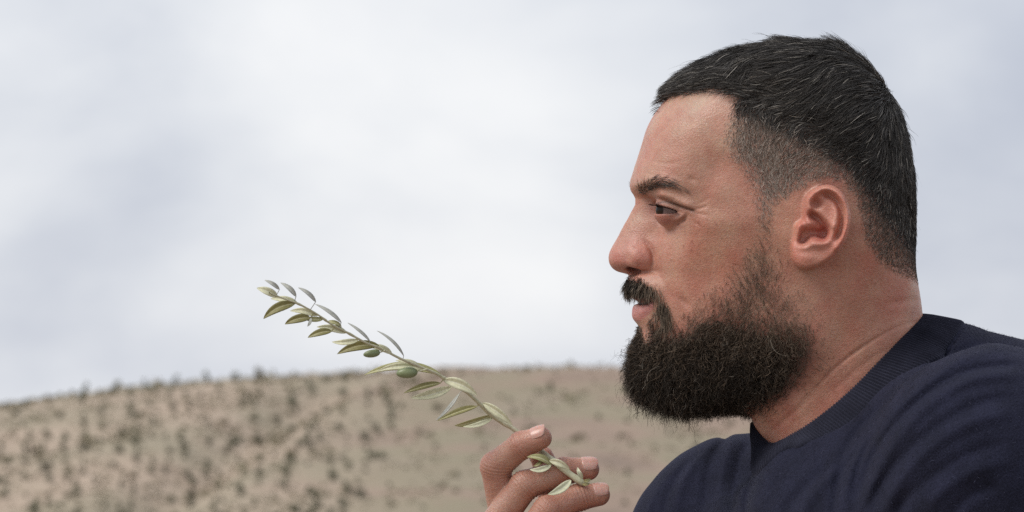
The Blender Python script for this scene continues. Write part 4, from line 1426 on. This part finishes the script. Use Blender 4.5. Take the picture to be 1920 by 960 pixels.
kc = kn.ramp(kn.noise(38, 5, 0.65, oc), [(0.3, (0.0092, 0.0102, 0.0205)), (0.7, (0.0170, 0.0186, 0.038))])
kf = kn.ramp(kn.noise(900, 2, 0.7, oc), [(0.3, (0.62, 0.62, 0.64)), (0.7, (1.45, 1.42, 1.38))])
wv = kn.n('ShaderNodeTexWave', {'Vector': kn.n('ShaderNodeMapping', {'Vector': oc, 'Rotation': (0.2, 0.7, 0.3)}).outputs[0], 'Scale': 170.0, 'Distortion': 2.5, 'Detail': 2.0, 'Detail Scale': 3.0}).outputs['Fac']
kb = kn.bump(wv, 0.35, 0.0008)
kb = kn.bump(kn.noise(650, 3, 0.7, oc), 0.7, 0.0012, kb)
kb = kn.bump(kn.noise(60, 3, 0.5, oc), 0.08, 0.004, kb)
kn.set(Base_Color=kn.mixc(1.0, kc, kf, 'MULTIPLY'), Roughness=0.9, Sheen_Weight=0.10, Sheen_Roughness=0.45, Normal=kb)
kn.b.inputs['Sheen Tint'].default_value = (0.42, 0.44, 0.60, 1)
kn.b.inputs['Specular IOR Level'].default_value = 0.12
sweater = mesh_object('sweater', to_world(SV), SQ, kn.m, person, True, base=PERSON_BASE)
tag(sweater, 'navy blue fine knit crew neck sweater')

# ribbed collar: a band from the neck down to the sweater, round the whole neck
IN = [(1409,814,0),(1414,827,26),(1426,837,52),(1450,836,82),(1486,818,114),(1534,786,146),(1594,738,166),(1652,682,160),(1702,630,124),(1730,600,68),(1738,590,0),
      (1730,600,-68),(1702,626,-124),(1652,672,-160),(1594,722,-166),(1534,762,-146),(1486,782,-114),(1450,790,-82),(1424,792,-52),(1409,797,-26)]
OUT = [(1394,862,0),(1402,884,46),(1426,898,86),(1466,894,122),(1520,868,158),(1582,824,190),(1646,770,208),(1714,704,196),(1768,656,148),(1797,634,78),(1806,624,0),
       (1797,634,-78),(1768,652,-148),(1714,694,-196),(1646,752,-208),(1582,796,-190),(1520,826,-158),(1466,838,-122),(1418,838,-86),(1394,842,-46)]
def loop(L):
    P = np.array([(*unproj(a, b, c), c) for a, b, c in L], float)
    full = np.vstack([P, P[:1]])
    Q = np.vstack([full[-2], full, full[1]])
    n = 1600
    t = np.linspace(0, len(full) - 1 - 1e-9, n, endpoint=False)
    i = t.astype(int); f = (t - i)[:, None]
    a, b, c, d = Q[i], Q[i + 1], Q[i + 2], Q[i + 3]
    return 0.5 * (2*b + (c - a) * f + (2*a - 5*b + 4*c - d) * f**2 + (3*b - a - 3*c + d) * f**3)
Li, Lo = loop(IN), loop(OUT)
def pull(P, F, target, it=6):
    for _ in range(it):
        f = F(P) - target
        g = gradient(F, P, 2.0)
        P = P - np.clip(f / np.maximum((g**2).sum(1), 0.2), -20, 20)[:, None] * g
    return P
Li = pull(Li, skin_field, 3.0, 4)
Lo2 = pull(Lo.copy(), sweater_field, 1.0, 8)
Lo = Lo2
ctr = np.array([1580.0, 740.0, 0.0])
def smooth_loop(P, s=14):
    k = np.exp(-0.5 * (np.arange(-3 * s, 3 * s + 1) / s)**2); k /= k.sum()
    Q = np.vstack([P[-3 * s:], P, P[:3 * s]])
    return np.stack([np.convolve(Q[:, c], k, 'valid') for c in range(3)], 1)
Li, Lo = smooth_loop(Li), smooth_loop(Lo)
rows = []
axis_up = norm(np.array([-0.30, -1.0, 0.0]))
outw = norm((Li + Lo) / 2 - (ctr + axis_up * (((Li + Lo) / 2 - ctr) @ axis_up)[:, None]))
nrm = norm(np.cross(np.gradient(Li, axis=0), Lo - Li)); nrm *= np.sign((nrm * outw).sum(1))[:, None]
nrm = smooth_loop(nrm)
arc = np.concatenate([[0], np.cumsum(np.linalg.norm(np.diff((Li + Lo) / 2, axis=0), axis=1))])
nr = int(arc[-1] / 6.4)
rib = np.cos(arc / arc[-1] * nr * 2 * math.pi)
prof = [(0.06, -13, 0), (-0.015, -7, 0.1), (-0.055, -1.0, 0.5), (-0.03, 5.0, 1), (0.06, 8.0, 1), (0.2, 11.0, 1), (0.4, 11.5, 1), (0.6, 11.5, 1), (0.78, 11.0, 1), (0.90, 9.5, 0.9), (0.97, 5.0, 0.3), (1.0, -3.0, 0)]
bk = 1 - 0.62 * sstep(1690, 1770, ((Li + Lo) / 2)[:, 0])
for t, h, rb in prof:
    rows.append(Li + (Lo - Li) * t + nrm * ((h * 0.72 * bk if h > 0 else h + 0 * bk) + 2.0 * rb * rib)[:, None])
CVt = np.stack(rows, 0); m, n = CVt.shape[:2]
i, j = np.meshgrid(np.arange(m - 1), np.arange(n), indexing='ij')
CQ = np.stack([i * n + j, i * n + (j + 1) % n, (i + 1) * n + (j + 1) % n, (i + 1) * n + j], -1).reshape(-1, 4)
ck = Nodes('navy_rib')
oc = ck.n('ShaderNodeTexCoord').outputs['Object']
ck.set(Base_Color=ck.ramp(ck.noise(60, 4, 0.6, oc), [(0.3, (0.012, 0.0125, 0.021)), (0.7, (0.021, 0.022, 0.036))]), Roughness=0.9, Sheen_Weight=0.2, Normal=ck.bump(ck.noise(700, 3, 0.7, oc), 0.6, 0.001))
ck.b.inputs['Sheen Tint'].default_value = (0.4, 0.42, 0.6, 1)
ck.b.inputs['Specular IOR Level'].default_value = 0.1
collar = mesh_object('collar', to_world(CVt.reshape(-1, 3)), CQ, ck.m, sweater, True, base=PERSON_BASE)
tag(collar, 'ribbed crew neck collar')
print('body done', _t.time() - _t0)

# loose fibres of the knit
_sc = SV[SQ].mean(1)
NF = 16000
P, fi = surface_points(SV, SQ, NF, ((_sc[:, 1] < 1010) & (_sc[:, 2] > -300)).astype(float), 44)
N = norm(gradient(sweater_field, P, 2.0))
T = rng.normal(size=P.shape); T = norm(T - N * (T * N).sum(1, keepdims=True))
L = rng.uniform(3, 9, NF)
tone = np.tile(np.array([0.030, 0.032, 0.055]), (NF, 4, 1)) * rng.uniform(0.5, 1.8, (NF, 1, 1))
pts, R = strands_to_obj('f', P, T, N, L, 4, np.radians(rng.normal(45, 22, NF)), np.radians(rng.normal(0, 30, NF)), rng.uniform(0.16, 0.3, NF), tone, person, wave=(1.5, 1), seed=45)
fz_ = ribbons('fuzz', pts, R, tone, BEARD_M, sweater, 7)
tag(fz_, kind='stuff')
# ---------------------------------------------------------------- the olive sprig
SP_BASE = to_world(np.array([1092.0, 908.0, 60.0]))
sprig = empty('olive_sprig', SP_BASE)
tag(sprig, 'olive sprig with narrow silvery leaves and two green olives, held between the fingers', 'olive sprig')
STEM = [(1096,908,58),(1062,884,54),(1036,863,44),(1010,842,14),(985,822,8),(962,804,8),(923,780,19),(893,751,45),(870,731,65),(837,712,93),(817,700,110),(780,685,141),(750,672,167),(713,653,198),(687,643,220),(650,623,252),(620,607,277),(593,588,300),(560,570,328),(527,558,356),(505,549,375)]
def lens(V):
    """true size and place of a point measured in the photograph at depth w"""
    u, v = unproj(V[:, 0], V[:, 1], V[:, 2])
    return np.stack([u, v, V[:, 2]], 1)
def bark_mat(name, a, b):
    m = Nodes(name)
    m.set(Base_Color=m.ramp(m.noise(260, 4, 0.6), [(0.3, a), (0.7, b)]), Roughness=0.7, Normal=m.bump(m.noise(700, 3), 0.4, 0.0006))
    return m.m
STEM_M = bark_mat('sprig_bark', (0.42, 0.41, 0.27), (0.58, 0.57, 0.42))
c = spline(STEM, 160)
T = norm(np.gradient(c, axis=0)); A = norm(np.cross(T, np.array([0, 0, 1.0]))); B = np.cross(T, A)
s = np.linspace(0, 1, 160)
rr = 4.6 * (1 - s)**1.9 + 1.55 + 0.9 * np.sum([np.exp(-((s - q) / 0.008)**2) for q in (0.02, 0.1, 0.27, 0.4, 0.46, 0.56, 0.66, 0.74, 0.82, 0.9)], 0)
rr[0] *= 0.6
a = np.linspace(0, 2 * math.pi, 10, endpoint=False)
V = (c[:, None] + rr[:, None, None] * (A[:, None] * np.cos(a)[None, :, None] + B[:, None] * np.sin(a)[None, :, None])).reshape(-1, 3)
i, j = np.meshgrid(np.arange(159), np.arange(10), indexing='ij')
Q = np.stack([i * 10 + j, i * 10 + (j + 1) % 10, (i + 1) * 10 + (j + 1) % 10, (i + 1) * 10 + j], -1).reshape(-1, 4)
mesh_object('stem', to_world(lens(V)), Q, STEM_M, sprig, True, base=SP_BASE)

def leaf_material(name, mid, edge, rib):
    m = Nodes(name)
    across = m.attr('across', 'Fac')
    col_ = m.ramp(across, [(0.0, rib), (0.09, rib), (0.16, mid), (1.0, edge)])
    sp = m.ramp(m.noise(500, 3, 0.6), [(0.3, (0.84, 0.85, 0.82)), (0.7, (1.12, 1.1, 1.08))])
    m.set(Base_Color=m.mixc(1.0, col_, sp, 'MULTIPLY'), Roughness=0.5, Normal=m.bump(m.noise(350, 3), 0.3, 0.0006))
    m.b.inputs['Transmission Weight'].default_value = 0.0
    return m.m
LM = {'pale': leaf_material('leaf_underside', (0.58, 0.58, 0.40), (0.64, 0.64, 0.47), (0.70, 0.70, 0.56)),
      'olive': leaf_material('leaf_upper', (0.235, 0.218, 0.080), (0.185, 0.170, 0.062), (0.46, 0.44, 0.26)),
      'green': leaf_material('leaf_green', (0.38, 0.37, 0.18), (0.33, 0.32, 0.15), (0.55, 0.54, 0.36)),
      'grey': leaf_material('leaf_grey', (0.40, 0.41, 0.38), (0.36, 0.37, 0.35), (0.48, 0.48, 0.43))}
def leaf(b, t, wid, kind, sag=0.0, w0=None, w1=None, roll=0.0, n=14):
    """b, t: stalk end and tip (px, py); sag bows it in the picture plane; roll turns the blade about its length"""
    b = np.array(b, float); t = np.array(t, float)
    k = np.argmin(((c[:, :2] - b)**2).sum(1))
    wb = c[k, 2] if w0 is None else w0
    wt = wb + (rng.uniform(-8, 14) if w1 is None else w1)
    s = np.linspace(0, 1, n)
    d = t - b; nrm2 = np.array([-d[1], d[0]]) / (np.hypot(*d) + 1e-9); nrm2 = nrm2 * (1 if nrm2[1] > 0 else -1)
    line = b + d * s[:, None] + nrm2 * (sag * 4 * s * (1 - s))[:, None]
    ww = wb + (wt - wb) * s + 6 * np.sin(math.pi * s)
    P = np.concatenate([line, ww[:, None]], 1)
    stub = 0
    if w0 is None and np.hypot(*(c[k, :2] - b)) > 2:
        stub = 4
        q = np.linspace(0, 1, stub, endpoint=False)[:, None]
        P = np.vstack([c[k] + (P[0] - c[k]) * q, P])
        n += stub
        s = np.concatenate([np.zeros(stub), s])
    T = norm(np.gradient(P, axis=0))
    up0 = np.array([0, 0, 1.0])
    side = norm(np.cross(T, up0)); face = np.cross(side, T)
    sr = side * math.cos(roll) + face * math.sin(roll); fr = np.cross(sr, T)
    prof = np.maximum(np.sin(math.pi * np.clip(s, 0, 1)**0.82), 0)**0.75 * (1 - 0.1 * s)
    prof = np.maximum(prof, np.where(s < 0.12, 0.12, 0.0)); prof[-1] = 0.02
    cols = np.array([-1, -0.55, -0.15, 0, 0.15, 0.55, 1])
    half = wid / 2
    V = P[:, None] + sr[:, None] * (cols[None] * half * prof[:, None])[..., None] - fr[:, None] * ((np.abs(cols)[None]**1.3 * half * 0.42 * prof[:, None]))[..., None] * -1.0
    m = len(cols)
    # second face a hair behind, so that the blade has thickness
    V2 = V - fr[:, None] * 0.9
    VV_ = np.concatenate([V.reshape(-1, 3), V2.reshape(-1, 3)])
    i, j = np.meshgrid(np.arange(n - 1), np.arange(m - 1), indexing='ij')
    Q1 = np.stack([i * m + j, i * m + j + 1, (i + 1) * m + j + 1, (i + 1) * m + j], -1).reshape(-1, 4)
    Q2 = Q1[:, ::-1] + n * m
    E = []
    for q in range(n - 1):
        E.append((q * m, (q + 1) * m, (q + 1) * m + n * m, q * m + n * m))
        E.append((q * m + m - 1, q * m + m - 1 + n * m, (q + 1) * m + m - 1 + n * m, (q + 1) * m + m - 1))
    ac = np.tile(np.abs(cols), n)
    return mesh_object('leaf', to_world(lens(VV_)), np.vstack([Q1, Q2, np.array(E)]), LM[kind], sprig, True, {'across': ('FLOAT', np.concatenate([ac, ac]))}, base=SP_BASE)
LEAVES = [
 ((905,756),(961,797),15,'pale',-3,0.3), ((921,779),(852,798),13,'green',3,-0.5), ((924,783),(868,800),9,'pale',5,0.5), ((894,762),(820,789),12,'olive',-2,0.7), ((861,738),(817,788),10,'grey',4,1.0),
 ((832,713),(895,742),18,'pale',-6,0.1), ((846,726),(770,746),16,'pale',4,0.2), ((826,718),(757,737),11,'olive',-2,0.6),
 ((826,702),(683,703),16,'green',-15,0.6), ((800,694),(706,697),12,'pale',-9,0.2), ((757,667),(707,620),8,'grey',-5,0.9), ((710,648),(632,664),16,'olive',-7,0.2),
 ((694,640),(652,605),8,'grey',-2,0.9), ((622,621),(577,633),12,'olive',-3,0.4), ((650,624),(594,613),12,'pale',-3,0.2), ((640,605),(591,570),10,'grey',-3,0.8),
 ((582,596),(534,608),14,'olive',-4,0.2), ((594,592),(544,583),11,'pale',-4,0.3), ((592,566),(559,539),10,'grey',-3,0.7), ((552,570),(494,598),16,'olive',-7,0.2),
 ((558,569),(507,560),11,'pale',-3,0.3), ((555,556),(526,530),11,'grey',-3,0.5), ((520,556),(481,540),13,'pale',-2,0.2), ((524,543),(496,525),9,'grey',-2,0.5),
 ((640,612),(612,603),7,'green',-3,0.5), ((735,664),(688,650),11,'pale',-5,0.4), ((672,637),(622,641),10,'pale',3,0.3), ((606,598),(566,596),9,'green',2,0.4), ((790,690),(742,676),9,'pale',-4,0.6), ((583,596),(576,612),7,'grey',2,0.6),
]
for b, t, wd, kd, sg, rl in LEAVES:
    leaf(b, t, wd * (1.22 if kd != 'grey' else 0.95), kd, sg, roll=rl * 0.8)
# small leaves by the fingers
for b, t, wd, kd, sg, rl, w0, w1 in [((1034,872),(988,857),15,'green',-6,0.5,50,10), ((1033,872),(993,880),12,'pale',5,0.3,54,12), ((1016,862),(1000,874),8,'olive',3,0.3,52,8), ((1030,864),(1069,882),14,'pale',-4,0.2,58,4),
                                ((1070,900),(1027,927),17,'pale',5,0.2,70,30), ((1093,897),(1083,876),9,'pale',2,0.2,66,4), ((1094,902),(1108,898),7,'green',1,0.3,66,4), ((1092,908),(1106,906),6,'green',1,0.4,66,4)]:
    leaf(b, t, wd, kd, sg, w0=w0, w1=w1, roll=rl)
# olives
om = Nodes('olive_fruit')
om.set(Base_Color=om.ramp(om.noise(120, 3), [(0.3, (0.14, 0.18, 0.085)), (0.7, (0.22, 0.26, 0.135))]), Roughness=0.38)
def olive(cx, cy, w, rx, ry, tilt, stalk):
    D, Q, ang = sphere(None, 1, 28, 20)
    V = D * np.array([rx, ry, ry])
    V[:, 0] += 0.1 * rx * (V[:, 1] / ry)**2
    ca_, sa_ = math.cos(tilt), math.sin(tilt)
    V = np.stack([V[:, 0] * ca_ - V[:, 1] * sa_, V[:, 0] * sa_ + V[:, 1] * ca_, V[:, 2]], 1) + np.array([cx, cy, w])
    o = mesh_object('olive', to_world(lens(V)), Q, om.m, sprig, True, base=SP_BASE)
    st, sq = tube([(cx + rx * 0.9 * ca_, cy + rx * 0.9 * sa_, w), ((cx + rx + stalk[0]) / 2, (cy + stalk[1]) / 2 - 1, w), (*stalk, w)], [1.3, 1.2, 1.5], 8)
    mesh_object('stalk', to_world(lens(st)), sq, STEM_M, o, True, base=SP_BASE)
olive(763, 699, 138, 20, 10.5, -0.08, (800, 692)); olive(697, 663, 196, 16, 7.5, -0.15, (722, 657))
print('all done', _t.time() - _t0)
